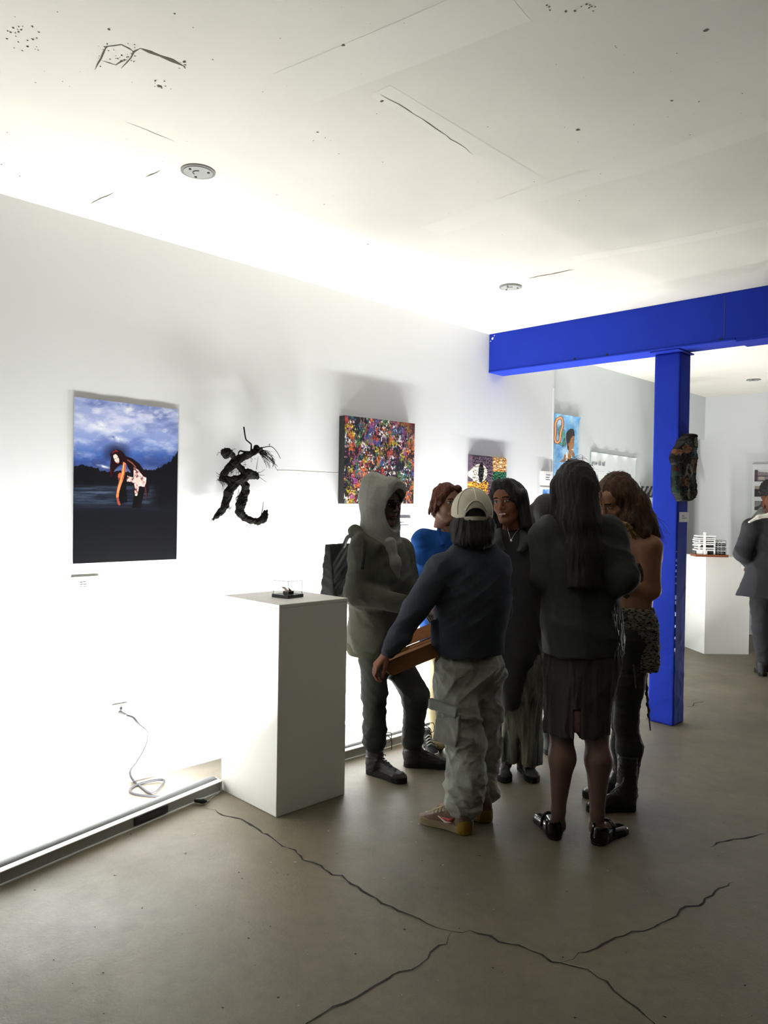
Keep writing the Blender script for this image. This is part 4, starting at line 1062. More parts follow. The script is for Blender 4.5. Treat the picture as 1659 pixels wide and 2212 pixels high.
for j in range(H):
    yy = 160 + 1480 * j / (H - 1); a, b = np.interp(yy, ys, xl), np.interp(yy, ys, xr_)
    A, B = fromcrop(a, yy), fromcrop(b, yy)
    for i in range(W):
        P[j, i] = A + (B - A) * i / (W - 1)
        sx = int(np.clip((a + (b - a) * i / (W - 1) - 150) / 540 * (W - 1), 0, W - 1)); Cc[j, i] = p.C[j, sx]
ii, jj = np.meshgrid(np.arange(W), np.arange(H)); e = np.minimum(np.minimum(ii, W - 1 - ii), np.minimum(jj, H - 1 - jj))
dn = vnoise(ii / 3.2, jj / 3.2, 14, 2); lump = vnoise(ii / 22., jj / 30., 4, 2)
P[..., 0] = xt + (.020 + .03 * lump) * np.clip(e / 6, 0, 1) ** .5 + .012 * dn * np.clip(e / 3, 0, 1)
i = np.arange(H - 1)[:, None] * W + np.arange(W - 1)[None, :]; F = np.stack([i, i + W, i + W + 1, i + 1], -1).reshape(-1, 4)
Vf = P.reshape(-1, 3); Bk = P.copy(); Bk[..., 0] = xt - .002
mesh_obj('tufted_pile', Vf, F, YARN, wp_, col=lin(np.clip(Cc, 0, 255)).reshape(-1, 3))
mesh_obj('backing', Bk.reshape(-1, 3), F[:, ::-1].copy(), MATS['rug_backing'], wp_)

# --- photo display on the back wall
ph = empty('photo_panel', (-3.0, YBK, 1.4), 'white panel with rows of dark interior photographs on the back wall', 'photo display')
yb = YBK - .03
a = on_y(1628, 1001, YBK); zt_ = a[2]
MB().box((a[0], yb, 1.2), (a[0] + 1.1, YBK - .001, zt_), bev=.002).obj('panel', WHITE, ph)
MB().box((a[0], yb - .012, zt_ - .012), (a[0] + 1.1, yb - .0005, zt_)).obj('top_rail', mat('rail_grey', (150, 152, 150), rough=.4, bump=.02), ph)
for k, (v0, v1, nm) in enumerate([(1015, 1040, 'upper'), (1050, 1073, 'middle'), (1082, 1102, 'lower')]):
    A = on_y(1630, v0, yb - .002); B = on_y(1630, v1, yb - .002); wdt = .34
    for j in range(2):
        p = Paint([(0, 0), (1, 0), (1, .6), (0, .6)], 60, 36, (128, 118, 122)); X, Y = p.X, p.Y
        if k == 0:
            p.poly([(.1, .0), (1, 0), (1, .3), (.6, .16), (.15, .1)], (196, 198, 194)); p.line([(.06, 0), (.06, .6)], .1, (70, 56, 62)); p.line([(.1, .32), (1, .32)], .05, (60, 48, 54)); p.line([(0, .58), (1, .58)], .05, (50, 40, 44)); p.poly([(.15, .36), (.35, .36), (.35, .5), (.15, .5)], (170, 158, 140)); p.line([(.65, .2), (.65, .6)], .06, (60, 50, 56))
        elif k == 1:
            p.poly([(0, 0), (1, 0), (1, .1), (0, .16)], (146, 140, 128)); p.poly([(0, .16), (.3, .2), (.3, .6), (0, .6)], (28, 24, 24)); p.ell(.2, .34, .06, .06, (130, 116, 90)); p.poly([(.4, .3), (1, .25), (1, .6), (.4, .6)], (96, 74, 70))
        else:
            p.C[:] = (120, 122, 120); p.line([(.3, 0), (.25, .3), (0, .5)], .12, (54, 54, 56)); p.poly([(0, .4), (.2, .4), (.1, .6), (0, .6)], (30, 30, 30))
        x0 = A[0] + j * (wdt + .03)
        sheet('photo_print', [np.array([x0, yb - .002, A[2]]), np.array([x0 + wdt, yb - .002, A[2]]), np.array([x0 + wdt, yb - .002, B[2]]), np.array([x0, yb - .002, B[2]])], p, PRINT, ph)
# ------------------------------------------------------------------ figures
TONE = 1.05
SPEC = 0.12
def skinmat(name, rgb): return mat(name, rgb, tone=.45, spec=.25, rough=.55, bump=.08, bscale=180, var=.05, vscale=14, subsurf=.08, bdist=.002)
LIP = mat('lips', (150, 72, 66), tone=.5, rough=.4, bump=.05); BROW = mat('brow_hair', (30, 22, 18), rough=.8, bump=.3, bscale=300)
EYEW = mat('eye_white', (214, 208, 200), tone=.6, rough=.2, bump=.01); IRIS = mat('iris_dark', (26, 16, 12), rough=.15, bump=.01); TEETH = mat('teeth', (220, 212, 200), rough=.3, bump=.01)
_HEADS = {}
def head_local(smile=False):
    if smile in _HEADS: return _HEADS[smile]
    v = Vol((-.1, -.13, -.16), (.1, .135, .14), .0024)
    v.ell((0, -.012, .035), (.074, .094, .084), .02)
    v.ell((0, .028, -.028), (.062, .064, .082), .03)
    v.ell((0, .05, .05), (.056, .04, .045), .03)
    for s in (-1, 1):
        v.ell((s * .040, .052, -.022), (.024, .028, .026), .02)
        v.cap((s * .052, .0, -.055), (s * .022, .062, -.098), .018, .014, .025)
        v.ell((s * .0775, -.008, -.002), (.008, .019, .031), .006)
        v.ell((s * .0815, -.004, -.002), (.004, .010, .018), .004, sub=True)
    v.ell((0, .068, -.096), (.026, .022, .018), .02)
    v.cap((-.034, .079, .034), (.034, .079, .034), .011, .011, .016)
    for s in (-1, 1): v.ell((s * .031, .099, .014), (.019, .016, .011), .012, sub=True)
    for s in (-1, 1): v.ell((s * .031, .0765, .014), (.0145, .0135, .0115), .003)
    for s in (-1, 1): v.cap((s * .017, .086, .0235), (s * .045, .077, .0215), .0042, .0032, .004)
    v.cap((0, .086, .026), (0, .108, -.020), .0075, .0105, .012)
    v.ell((0, .112, -.021), (.0105, .0105, .009), .008)
    for s in (-1, 1):
        v.ell((s * .0125, .1, -.026), (.0085, .011, .0075), .006); v.ell((s * .0065, .108, -.033), (.0035, .005, .004), .003, sub=True)
    v.ell((0, .083, -.055), (.03, .016, .02), .012)
    w = .027 if smile else .023
    v.cap((-w * .8, .088, -.0500 + (.003 if smile else 0)), (0, .0955, -.0510), .0035, .0052, .004); v.cap((w * .8, .088, -.0500 + (.003 if smile else 0)), (0, .0955, -.0510), .0035, .0052, .004)
    zl = -.0655 if smile else -.0605
    v.cap((-w * .65, .088, zl + .002), (0, .0935, zl), .0038, .0062, .004); v.cap((w * .65, .088, zl + .002), (0, .0935, zl), .0038, .0062, .004)
    v.ell((0, .098, -.057 if smile else -.0558), (w * .8, .010, .0045 if smile else .0014), .002, sub=True)
    v.cap((0, -.03, -.06), (0, -.042, -.155), .052, .056, .03)
    v.cap((0, .02, -.1), (0, -.03, -.15), .035, .045, .03)
    V, Q = v.mesh(); c = V[Q].mean(1); x, y, z = np.abs(c[:, 0]), c[:, 1], c[:, 2]; m = np.zeros(len(Q), int)
    e = ((x - .031) / .0145) ** 2 + ((z - .0140) / .0062) ** 2
    m[(e < 1) & (y > .07)] = 3; m[(np.hypot(x - .031, z - .0145) < .0056) & (y > .07)] = 4
    m[(e >= .8) & (e < 1.7) & (z > .0155) & (y > .06)] = 2
    m[(np.abs(z - (.037 - np.abs(x - .028) * .16)) < .0038) & (x > .013) & (x < .048) & (y > .05)] = 2
    lip = ((x / w) ** 2 + ((z + .0572) / (.0155 if smile else .0115)) ** 2 < 1) & (y > .082); m[lip] = 1
    if smile: m[(x < w * .72) & (np.abs(z + .0565) < .0042) & (y > .07)] = 5
    else: m[(x < w) & (np.abs(z + .0558) < .0016) & (y > .07)] = 2
    _HEADS[smile] = (V, Q, m); return _HEADS[smile]

_HANDS = {}
def hand_local(side=1, curl=.35, spread=.0, thumb=.5):
    key = (side, curl, thumb)
    if key in _HANDS: return _HANDS[key]
    v = Vol((-.075, -.04, -.11), (.085, .21, .04), .0024)
    v.cap((0, -.03, 0), (0, .02, 0), .024, .026, .012, n=(0, 0, 1), q=1.35)
    for x in (-.027, -.009, .009, .026): v.cap((x * .55, .02, 0), (x, .085, -.001), .015, .0125, .012, n=(0, 0, 1), q=1.15)
    for x, L, rr in ((-.030, .78, .0078), (-.0105, .95, .0086), (.0095, 1.02, .009), (.029, .93, .0087)):
        p = np.array([x, .088 - abs(x + .0) * .12, -.001]); a = curl * .75; seg = (.043 * L, .027 * L, .021 * L); r = rr
        for k, s_ in enumerate(seg):
            q = p + s_ * np.array([x * .12 * (1 - k * .4), math.cos(a), -math.sin(a)]); v.cap(p, q, r, r * .93, .003); p = q; a += curl * (1.15 if k == 0 else .8); r *= .93
    p = np.array([.022, .022, -.006]); a = thumb
    for s_, r in ((.040, .0135), (.032, .0105), (.026, .0090)):
        q = p + s_ * np.array([math.sin(a) * .85, math.cos(a), -.42 - curl * .2]); q = p + (q - p) / np.linalg.norm(q - p) * s_; v.cap(p, q, r, r * .9, .006); p = q; a -= .28
    V, Q = v.mesh()
    if side < 0: V = V * np.array([-1, 1, 1]); Q = Q[:, ::-1]
    _HANDS[key] = (V, Q, np.zeros(len(Q), int)); return _HANDS[key]

def hand_at(wrist, fingers, back, side, curl=.35, thumb=.5, sc=1.0):
    """fingers = pointing direction, back = normal of the back of the hand"""
    Y = nz(fingers); Z = nz(np.array(back) - Y * (np.dot(back, Y))); X = np.cross(Y, Z); M = np.stack([X, Y, Z], 1)
    V, Q, m = hand_local(side, curl, thumb=thumb); return to_world(V, M, wrist, sc), Q, m

def figure(base, label):
    return empty('person', (base[0], base[1], 0.0), label, 'person')

def hz(v): return nz([v[0], v[1], 0])
RG, FW = hz(CR), hz(CF)
Zv = np.array([0, 0, 1.0])
def bounds(pts, m=.15):
    P = np.array(pts, float); return P.min(0) - m, P.max(0) + m

def make_body(t, J, skin, headF, headU=(0, 0, 1), smile=False, hs=1.0, hands=(), r=None, h=.009, torso=1.0, legs=True, bare=False):
    """one continuous body: trunk, arms and legs in one soft solid, joined with head and hands. J: joints in world space"""
    R = dict(sh=.05, el=.038, wr=.026, hip=.078, kn=.05, calf=.05, an=.034, arm=.046)
    if not bare: R.update(hip=.066, kn=.036, calf=.034, an=.028)
    R.update(r or {})
    pts = [J[k] for k in J]; lo, hi = bounds(pts, .2); lo[2] = max(lo[2], 0.0)
    v = Vol(lo, hi, h)
    F = J['F']; pts = None
    v.cap(J['pelvis'], J['waist'], .125 * torso, .105 * torso, .04, n=F, q=1.35); v.cap(J['waist'], J['chest'], .105 * torso, .13 * torso, .04, n=F, q=1.35)
    v.cap(J['chest'], J['neck'], .10 * torso, .05, .04, n=F, q=1.2)
    v.cap(J['shL'], J['shR'], R['sh'], R['sh'], .04)
    hc = np.array(J['head']); M = frame(headF, headU)
    v.cap(J['neck'], hc + M @ np.array([0, -.035, -.1]) * hs, .054, .05, .03)
    for s in 'LR':
        v.cap(J['sh' + s], J['el' + s], R['sh'], R['el'], .02); v.cap(J['el' + s], J['wr' + s], R['el'], R['wr'], .02)
        if legs:
            v.cap(J['pelvis'] * .4 + J['hip' + s] * .6, J['kn' + s], R['hip'], R['kn'], .03)
            kn, an = np.array(J['kn' + s]), np.array(J['an' + s]); cf = kn + (an - kn) * .32 - F * .022
            v.cap(kn, cf, R['kn'] * .96, R['calf'], .02); v.cap(cf, an, R['calf'], R['an'], .03)
            ft = J.get('toe' + s)
            if ft is not None and not bare: v.cap(an, np.array([an[0], an[1], .06]), R['an'], R['an'], .02)
            elif ft is not None: v.cap(an, np.array([an[0], an[1], .045]), R['an'], R['an'], .02); v.cap([an[0], an[1], .045], np.array([ft[0], ft[1], .035]) * .7 + np.array([an[0], an[1], .045]) * .3, .034, .03, .02)
    V, Q = v.mesh()
    hv, hq, hm = head_local(smile)
    parts = [(V, Q, 0), (to_world(hv, M, hc, hs), hq, hm)]
    for w in hands: parts.append(w)
    V, Q, m = join(parts)
    o = mesh_obj('body', V, Q, [skin, LIP, BROW, EYEW, IRIS, TEETH], t, m)
    return o, M, hc

def sleeve(v, a, b, c, r0, r1, r2, k=.03):
    v.cap(a, b, r0, r1, k); v.cap(b, c, r1, r2, k); return v

def shoe(t, heel, toe, mats, kind='sneaker', nm='shoe', L=None):
    """heel and toe: floor points. builds sole and upper"""
    heel = np.array([heel[0], heel[1], 0.]); toe = np.array([toe[0], toe[1], 0.]); d = hz(toe - heel); L = L or np.linalg.norm(toe - heel)
    M = frame(d); s = L / .29
    ws = np.array([.030, .036, .034, .031, .040, .047, .043, .024]) * max(s, .9); ys = np.array([0, .03, .09, .13, .19, .225, .26, .29]) * s
    v = Vol((-.07, -.03, 0.0), (.07, L + .03, .06), .003)
    th = .034 if kind in ('sneaker', 'boot') else .022
    def sole(X, Y, Z):
        w = np.interp(Y.ravel(), ys, ws)[None, :, None]
        ed = np.maximum(-Y, Y - L); endr = np.where(Y < .03 * s, ((.03 * s - Y) / (.03 * s)) ** 2, 0) + np.where(Y > .25 * s, ((Y - .25 * s) / (.045 * s)) ** 2, 0)
        w2 = w * np.sqrt(np.clip(1 - np.clip(endr, 0, .96), 0.04, 1))
        return np.maximum(np.maximum(np.abs(X) - w2, ed), np.abs(Z - th / 2 - .001) - th / 2) - .001
    v.fn(sole, (-.06, 0, 0), (.06, L, th), 0)
    V, Q = v.mesh(); root = mesh_obj(nm, to_world(V, M, heel), Q, mats[1], t); root.name = nm
    # sole is the base mesh; the upper is its visible shell
    hgt = .30 if kind == 'boot' else .125
    v = Vol((-.085, -.05, .01), (.085, L + .03, hgt + .03), .0034)
    tops = {'sneaker': [.088, .092, .098, .088, .068, .056, .046, .036], 'boot': [.10, .105, .11, .105, .075, .062, .055, .04], 'flat': [.058, .056, .050, .046, .044, .042, .038, .028]}[kind]
    tp = np.array(tops)
    def up(X, Y, Z):
        w = np.interp(Y.ravel(), ys, ws * .98)[None, :, None]; tt = np.interp(Y.ravel(), ys, tp)[None, :, None] - th * .6
        endr = np.where(Y < .03 * s, ((.03 * s - Y) / (.032 * s)) ** 2, 0) + np.where(Y > .25 * s, ((Y - .25 * s) / (.042 * s)) ** 2, 0)
        e = np.sqrt(np.clip(1 - np.clip(endr, 0, .97), .03, 1)); w = w * e; tt = tt * (.35 + .65 * e)
        z = Z - th * .6
        return ((np.abs(X) / w) ** 2.4 + (np.maximum(z, 0) / tt) ** 2.4) ** (1 / 2.4) * np.minimum(w, tt) - np.minimum(w, tt)
    def upf(X, Y, Z): return np.maximum(np.maximum(up(X, Y, Z), th * .6 - Z), np.maximum(-.002 - Y, Y - L))
    v.fn(upf, (-.07, 0, .01), (.07, L, .12), 0)
    if kind == 'boot':
        v.cap((0, .055 * s, .08), (0, .052 * s, .28), .050, .052, .03); v.cut_plane((0, 0, .285), (0, 0, -1)); v.folds(.004, .06, 3, (1, 1, 2.5))
    if kind == 'sneaker':
        v.cap((0, .055 * s, .07), (0, .05 * s, .10), .040, .043, .02); v.ell((0, .055 * s, .125), (.030, .038, .03), .006, sub=True); v.cap((0, .12 * s, .075), (0, .10 * s, .115), .026, .024, .015)
    if kind == 'flat':
        v.ell((0, .075 * s, .066), (.027, .062, .032), .006, sub=True)
    V, Q = v.mesh(); mesh_obj('upper', to_world(V, M, heel), Q, mats[0], root)
    return root, M, heel, s

def hairmat(name, rgb, rgb2=None):
    return mat(name, rgb, rough=.6, bump=.9, bscale=16, stretch=(14, 14, 1.2), spec=.2, rgb2=rgb2, vscale=5, detail=5, bdist=.006)

def wisps(root_pts, fall, r=.0011, n=90, seed=0, jitter=.02, bend=.02):
    """thin loose strands. root_pts: list of (start, end) pairs"""
    rr = np.random.RandomState(seed); mb = MB()
    for k in range(n):
        a, b = root_pts[rr.randint(len(root_pts))]; a = np.array(a) + rr.randn(3) * jitter; b = np.array(b) + rr.randn(3) * jitter * 1.4
        m_ = (a + b) / 2 + rr.randn(3) * bend; P = spline([a, m_, b], 4); mb.tube(P, np.linspace(1, .3, len(P)) * r, n=3, caps=False)
    return mb

def stuffed(o): o['kind'] = 'stuff'; return o
toC = -FW
# ================= hooded person (left)
F1 = hz(RG * .82 + toC * .5)
t = figure(on_z(850, 1665), 'person in raised grey hood, olive jacket and black boots left of the group')
J = dict(F=F1, head=at(827, 1092, 4.42), neck=at(818, 1150, 4.45), chest=at(822, 1215, 4.46), waist=at(818, 1320, 4.46), pelvis=at(825, 1400, 4.46),
         shL=at(862, 1192, 4.60), shR=at(786, 1192, 4.34), elL=at(886, 1275, 4.56), elR=at(774, 1283, 4.28), wrL=at(905, 1312, 4.36), wrR=at(868, 1303, 4.20),
         hipL=at(848, 1410, 4.52), hipR=at(806, 1410, 4.38), knL=at(898, 1505, 4.47), knR=at(808, 1495, 4.35), anL=at(893, 1615, 4.50), anR=at(808, 1615, 4.37), toeL=on_z(950, 1645), toeR=on_z(855, 1678))
SK1 = skinmat('skin_olive', (116, 92, 80))
rt = RG
hd = [hand_at(J['wrR'], RG * .9 + FW * .2, np.array([0, 0, 1.]) - FW * .4, 1, .55), hand_at(J['wrL'], toC * .3 + RG * .5 - Zv * .3, Zv + RG * .2, -1, .5)]
body, HM, hc = make_body(t, J, SK1, RG * .74 + toC * .64 - Zv * .06, hands=hd)
OLV = mat('olive_canvas', (68, 69, 61), rough=.8, bump=.5, bscale=120, var=.08, vscale=9, bdist=.003)
OLV2 = mat('olive_rib_knit', (60, 62, 50), rough=.9, bump=.8, bscale=30, stretch=(9, 9, .4), bdist=.004)
v = Vol(*bounds([J['elR'], J['elL'], J['wrL'], J['wrR'], J['neck'], at(812, 1415, 4.46), at(740, 1170, 4.5)], .16), .0075)
v.loft([(at(818, 1155, 4.46), .11, .09), (at(820, 1185, 4.46), .19, .13), (at(824, 1240, 4.46), .215, .165), (at(819, 1320, 4.46), .205, .165), (at(814, 1385, 4.46), .195, .168), (at(812, 1400, 4.46), .185, .158)], F1, p=2.3)
v.cap(J['shR'], J['shL'], .085, .085, .05)
sleeve(v, J['shR'], J['elR'], J['wrR'], .088, .078, .055); sleeve(v, J['shL'], J['elL'], J['wrL'], .085, .072, .055)
v.chain([(at(768, 1150, 4.40), .035), (at(780, 1168, 4.30), .04), (at(815, 1180, 4.28), .035)], .03); v.chain([(at(768, 1150, 4.40), .038), (at(790, 1150, 4.58), .036), (at(835, 1160, 4.62), .03)], .03)
v.folds(.010, .16, 2, (1, 1, .9))
build(v, 'jacket', OLV, t)
v = Vol(*bounds([at(812, 1380, 4.46), at(812, 1412, 4.46)], .24), .006)
v.loft([(at(812, 1412, 4.46), .172, .146), (at(812, 1400, 4.46), .186, .158), (at(812, 1384, 4.46), .184, .160)], F1, p=2.3)
build(v, 'waistband', OLV2, t)
GH = mat('grey_marl_fleece', (146, 147, 140), tone=.72, rough=.95, bump=.4, bscale=220, var=.06, vscale=60, bdist=.002)
v = Vol((-.19, -.22, -.33), (.19, .2, .24), .004)
v.ell((0, -.022, .028), (.108, .138, .134), .03); v.cap((0, -.085, .04), (0, -.088, .122), .062, .052, .06); v.cap((-.035, .085, .098), (.035, .085, .098), .036, .036, .04); v.cap((0, -.08, .122), (0, .075, .098), .054, .044, .05)
v.cap((0, -.02, -.03), (0, -.03, -.16), .106, .11, .04); v.cap((0, .01, -.15), (0, .02, -.22), .09, .11, .05)
v.cap((0, .05, .10), (0, .045, -.12), .066, .070, .04)
v.ell((0, .125, -.02), (.070, .110, .124), .008, sub=True); v.ell((0, .02, -.0), (.080, .10, .104), .01, sub=True)
v.cut_plane((0, .128, .05), (0, -1, -.12)); v.folds(.005, .16, 6, (1, 1, .8))
V, Q = v.mesh(); mesh_obj('raised_hood', to_world(V, HM, hc), Q, GH, t)
v = Vol(*bounds([at(840, 1160, 4.3), at(850, 1300, 4.28), at(845, 1250, 4.5)], .1), .006)
v.chain([(at(842, 1172, 4.33), .036), (at(850, 1215, 4.33), .040), (at(852, 1290, 4.36), .040)], .03)
v.folds(.006, .1, 8); build(v, 'sweatshirt_front', GH, t)
SG = mat('black_lens', (12, 12, 14), rough=.12, bump=.01)
mb = MB()
for s in (-1, 1):
    P = [HM @ np.array(q) + hc for q in [(s * .008, .108, .024), (s * .046, .094, .026), (s * .05, .09, .004), (s * .034, .1, -.006), (s * .014, .106, .0)]]
    P2_ = [p + HM @ np.array([0, .004, 0]) for p in P]; n = 5
    mb.add(P + P2_, [tuple(range(n))[::-1], tuple(range(n, 2 * n))] + [(i, (i + 1) % n, n + (i + 1) % n, n + i) for i in range(n)])
    mb.tube([HM @ np.array((s * .048, .092, .018)) + hc, HM @ np.array((s * .076, .0, .016)) + hc], .0022, n=6)
mb.tube([HM @ np.array((-.01, .11, .018)) + hc, HM @ np.array((.01, .11, .018)) + hc], .002, n=6)
mb.obj('sunglasses', SG, t)
TR1 = mat('dark_olive_twill', (50, 51, 47), rough=.85, bump=.4, bscale=110, var=.08, vscale=7, bdist=.003)
v = Vol(*bounds([J['hipL'], J['hipR'], J['knL'], at(808, 1612, 4.37), at(893, 1612, 4.5)], .13), .007)
v.cap(at(826, 1385, 4.46), at(830, 1425, 4.46), .125, .12, .05, n=F1, q=1.2)
v.chain([(J['hipR'], .088), (J['knR'], .074), (at(808, 1575, 4.36), .066), (at(808, 1600, 4.36), .070)], .03)
v.chain([(J['hipL'], .092), (J['knL'], .082), (at(893, 1575, 4.50), .064), (at(892, 1598, 4.50), .070)], .03)
v.folds(.009, .12, 12, (1, 1, 1.3)); build(v, 'trousers', TR1, t)
BB = mat('black_leather', (46, 46, 47), rough=.5, spec=.3, bump=.35, bscale=60, var=.1, bdist=.003); BS = mat('black_rubber', (38, 38, 38), rough=.7, bump=.3, bscale=90)
for h_, to in ((on_z(793, 1668), on_z(866, 1690)), (on_z(872, 1655), on_z(957, 1658))):
    sb, M_, hh, s_ = shoe(t, h_, to, (BB, BS), 'boot', 'boot', L=.28)
    P = lambda x, y, z: M_ @ np.array([x, y, z]) + hh
    mb = MB(); 
    for k in range(6): mb.tube(spline([P(-.02, .13 - .012 * k, .088 + .03 * k), P(.0, .135 - .012 * k, .10 + .03 * k), P(.02, .13 - .012 * k, .088 + .03 * k)], 4), .0026, n=5)
    mb.tube(spline([P(.0, .115, .25), P(.0, .17, .262), P(.01, .175, .22), P(.0, .15, .20)], 6), .0024, n=5); mb.tube(spline([P(0, .115, .25), P(-.02, .155, .22), P(-.02, .16, .16)], 6), .0024, n=5)
    mb.obj('laces', BLACKP, sb, smooth=True)
# bag on the back
bg = empty('shoulder_bag', at(742, 1225, 4.5), 'dark bag hanging behind the back of the hooded person', 'bag')
v = Vol(*bounds([at(735, 1190, 4.5), at(750, 1275, 4.5)], .2), .007)
M_ = frame(F1); cB = at(732, 1234, 4.54)
#
def bagf(X, Y, Z):
    x, y, z = X - cB[0], Y - cB[1], Z - cB[2]; a = x * M_[0, 0] + y * M_[1, 0]; b = x * M_[0, 1] + y * M_[1, 1]
    tp = .035 * np.clip((z + .17) / .34, 0, 1)
    return np.maximum(np.maximum(np.abs(a) - .11, np.abs(b) - .045 + tp), np.abs(z) - .155) - .012
v.fn(bagf, cB - .18, cB + .18, 0); v.folds(.006, .1, 4); build(v, 'bag_body', mat('charcoal_nylon', (46, 46, 44), rough=.7, bump=.3, bscale=150), bg)
MB().tube(spline([at(742, 1180, 4.5), at(755, 1158, 4.38), at(785, 1170, 4.24), at(782, 1230, 4.2)], 8), .012, n=8).obj('strap', MATS['charcoal_nylon'], bg, smooth=True)

# ================= auburn haired person in blue shirt
F2 = hz(toC * .9 + RG * .25)
t = figure(on_z(955, 1628), 'person with short auburn hair, blue collared shirt and cream trousers at the back')
J = dict(F=F2, head=at(966, 1088, 4.85), neck=at(968, 1142, 4.88), chest=at(970, 1200, 4.88), waist=at(968, 1310, 4.88), pelvis=at(968, 1395, 4.86),
         shR=at(915, 1170, 4.84), shL=at(1020, 1172, 4.9), elR=at(908, 1260, 4.86), elL=at(1035, 1265, 4.9), wrR=at(935, 1330, 4.70), wrL=at(1010, 1330, 4.74),
         hipR=at(951, 1405, 4.84), hipL=at(990, 1405, 4.86), knR=at(949, 1510, 4.78), knL=at(992, 1510, 4.8), anR=at(949, 1612, 4.82), anL=at(995, 1612, 4.84), toeR=on_z(938, 1640), toeL=on_z(992, 1645))
SK2 = skinmat('skin_fair', (198, 148, 122))
hd = [hand_at(J['wrR'], toC + RG * .4, Zv, 1, .4), hand_at(J['wrL'], toC - RG * .4, Zv, -1, .4)]
body, HM, hc = make_body(t, J, SK2, F2 + RG * .2 - Zv * .08, headU=(0, 0, 1), smile=False, hands=hd)
BSH = mat('blue_cotton', (28, 78, 150), tone=.8, rough=.8, bump=.3, bscale=110, var=.08, vscale=6, bdist=.003)
v = Vol(*bounds([J['elR'], J['elL'], J['wrL'], J['wrR'], J['neck'], at(968, 1400, 4.87)], .15), .0085)
v.loft([(at(968, 1152, 4.88), .07, .06), (at(968, 1166, 4.88), .14, .10), (at(968, 1200, 4.88), .205, .13), (at(968, 1300, 4.88), .19, .135), (at(968, 1395, 4.86), .19, .14)], F2, p=2.2)
v.cap(J['shR'], J['shL'], .07, .07, .05); sleeve(v, J['shR'], J['elR'], J['elR'] * .4 + J['wrR'] * .6, .08, .078, .065); sleeve(v, J['shL'], J['elL'], J['elL'] * .4 + J['wrL'] * .6, .08, .078, .065)
v.ell(at(976, 1165, 4.76), (.03, .03, .09), .03, sub=True); v.folds(.008, .15, 5); build(v, 'shirt', BSH, t)
v = Vol(*bounds([at(968, 1130, 4.85)], .14), .0045)
v.chain([(at(956, 1176, 4.76), .012), (at(947, 1154, 4.82), .014), (at(950, 1136, 4.90), .015), (at(968, 1132, 4.96), .016), (at(986, 1138, 4.9), .015), (at(990, 1160, 4.8), .012)], .02); build(v, 'collar', BSH, t)
AUB = hairmat('auburn_hair', (96, 50, 32), (54, 28, 20))
v = Vol((-.16, -.18, -.2), (.16, .14, .17), .0042)
v.ell((0, -.022, .035), (.088, .108, .102), .02)
v.ell((0, -.07, -.04), (.075, .055, .08), .04)
for s in (-1, 1): v.cap((s * .03, .07, .10), (s * .082, .05, .02), .028, .022, .02); v.cap((s * .082, .04, .03), (s * .088, .0, -.055), .024, .014, .02); v.cap((s * .088, -.03, .0), (s * .098, -.055, -.07), .024, .010, .02)
v.ell((0, .11, -.01), (.052, .06, .075), .01, sub=True); v.ell((0, .085, .118), (.004, .05, .02), .006, sub=True)
v.folds(.006, .045, 3, (1.4, 1.4, .35)); V, Q = v.mesh(); mesh_obj('hair', to_world(V, HM, hc), Q, AUB, t)
W = [(HM @ np.array(a) + hc, HM @ np.array(b) + hc) for a, b in [((-.085, .03, .03), (-.11, .03, -.05)), ((-.09, -.02, .02), (-.125, -.03, -.06)), ((-.08, -.05, .05), (-.12, -.06, -.03)), ((.085, 0, .0), (.1, -.02, -.08))]]
wisps(W, None, .0016, 70, 3, .012, .012).obj('hair_wisps', AUB, t, smooth=True, kind='stuff')
e0 = HM @ np.array([-.083, .0, -.035]) + hc
mb = MB(); mb.tube([e0, e0 - Zv * .02], .0012, n=5); mb.tube([e0 - Zv * .02 + RG * .0, e0 - Zv * .03, e0 - Zv * .04], [.004, .008, .003], n=8); mb.tube([e0 - Zv * .04, e0 - Zv * .052], [.004, .001], n=6); mb.obj('drop_earring', BLACKP, t)
nk = J['neck']; MB().tube(spline([nk + F2 * .045 - RG * .05 + Zv * .01, nk + F2 * .075 - RG * .03 - Zv * .035, nk + F2 * .085 - Zv * .05, nk + F2 * .075 + RG * .03 - Zv * .035, nk + F2 * .045 + RG * .05 + Zv * .01], 6), .002, n=6).obj('black_cord_necklace', BLACKP, t, smooth=True)
CRM = mat('cream_cotton', (214, 196, 156), tone=1, rough=.85, bump=.4, bscale=100, var=.06, vscale=12, bdist=.003)
v = Vol(*bounds([J['hipR'], J['hipL'], at(949, 1608, 4.74), at(995, 1608, 4.76)], .13), .0085)
v.cap(at(962, 1385, 4.86), at(975, 1405, 4.86), .12, .12, .05)
v.chain([(J['hipR'], .088), (J['knR'], .072), (at(949, 1598, 4.80), .062)], .03); v.chain([(J['hipL'], .088), (J['knL'], .072), (at(995, 1598, 4.82), .062)], .03)
v.folds(.008, .12, 7, (1, 1, 1.2)); build(v, 'trousers', CRM, t)
v = Vol(*bounds([at(922, 1440, 4.75), at(925, 1465, 4.75)], .03), .004)
SN = mat('black_suede', (46, 46, 48), rough=.8, bump=.4, bscale=200); WRB = mat('white_rubber', (200, 198, 190), rough=.6, bump=.1)
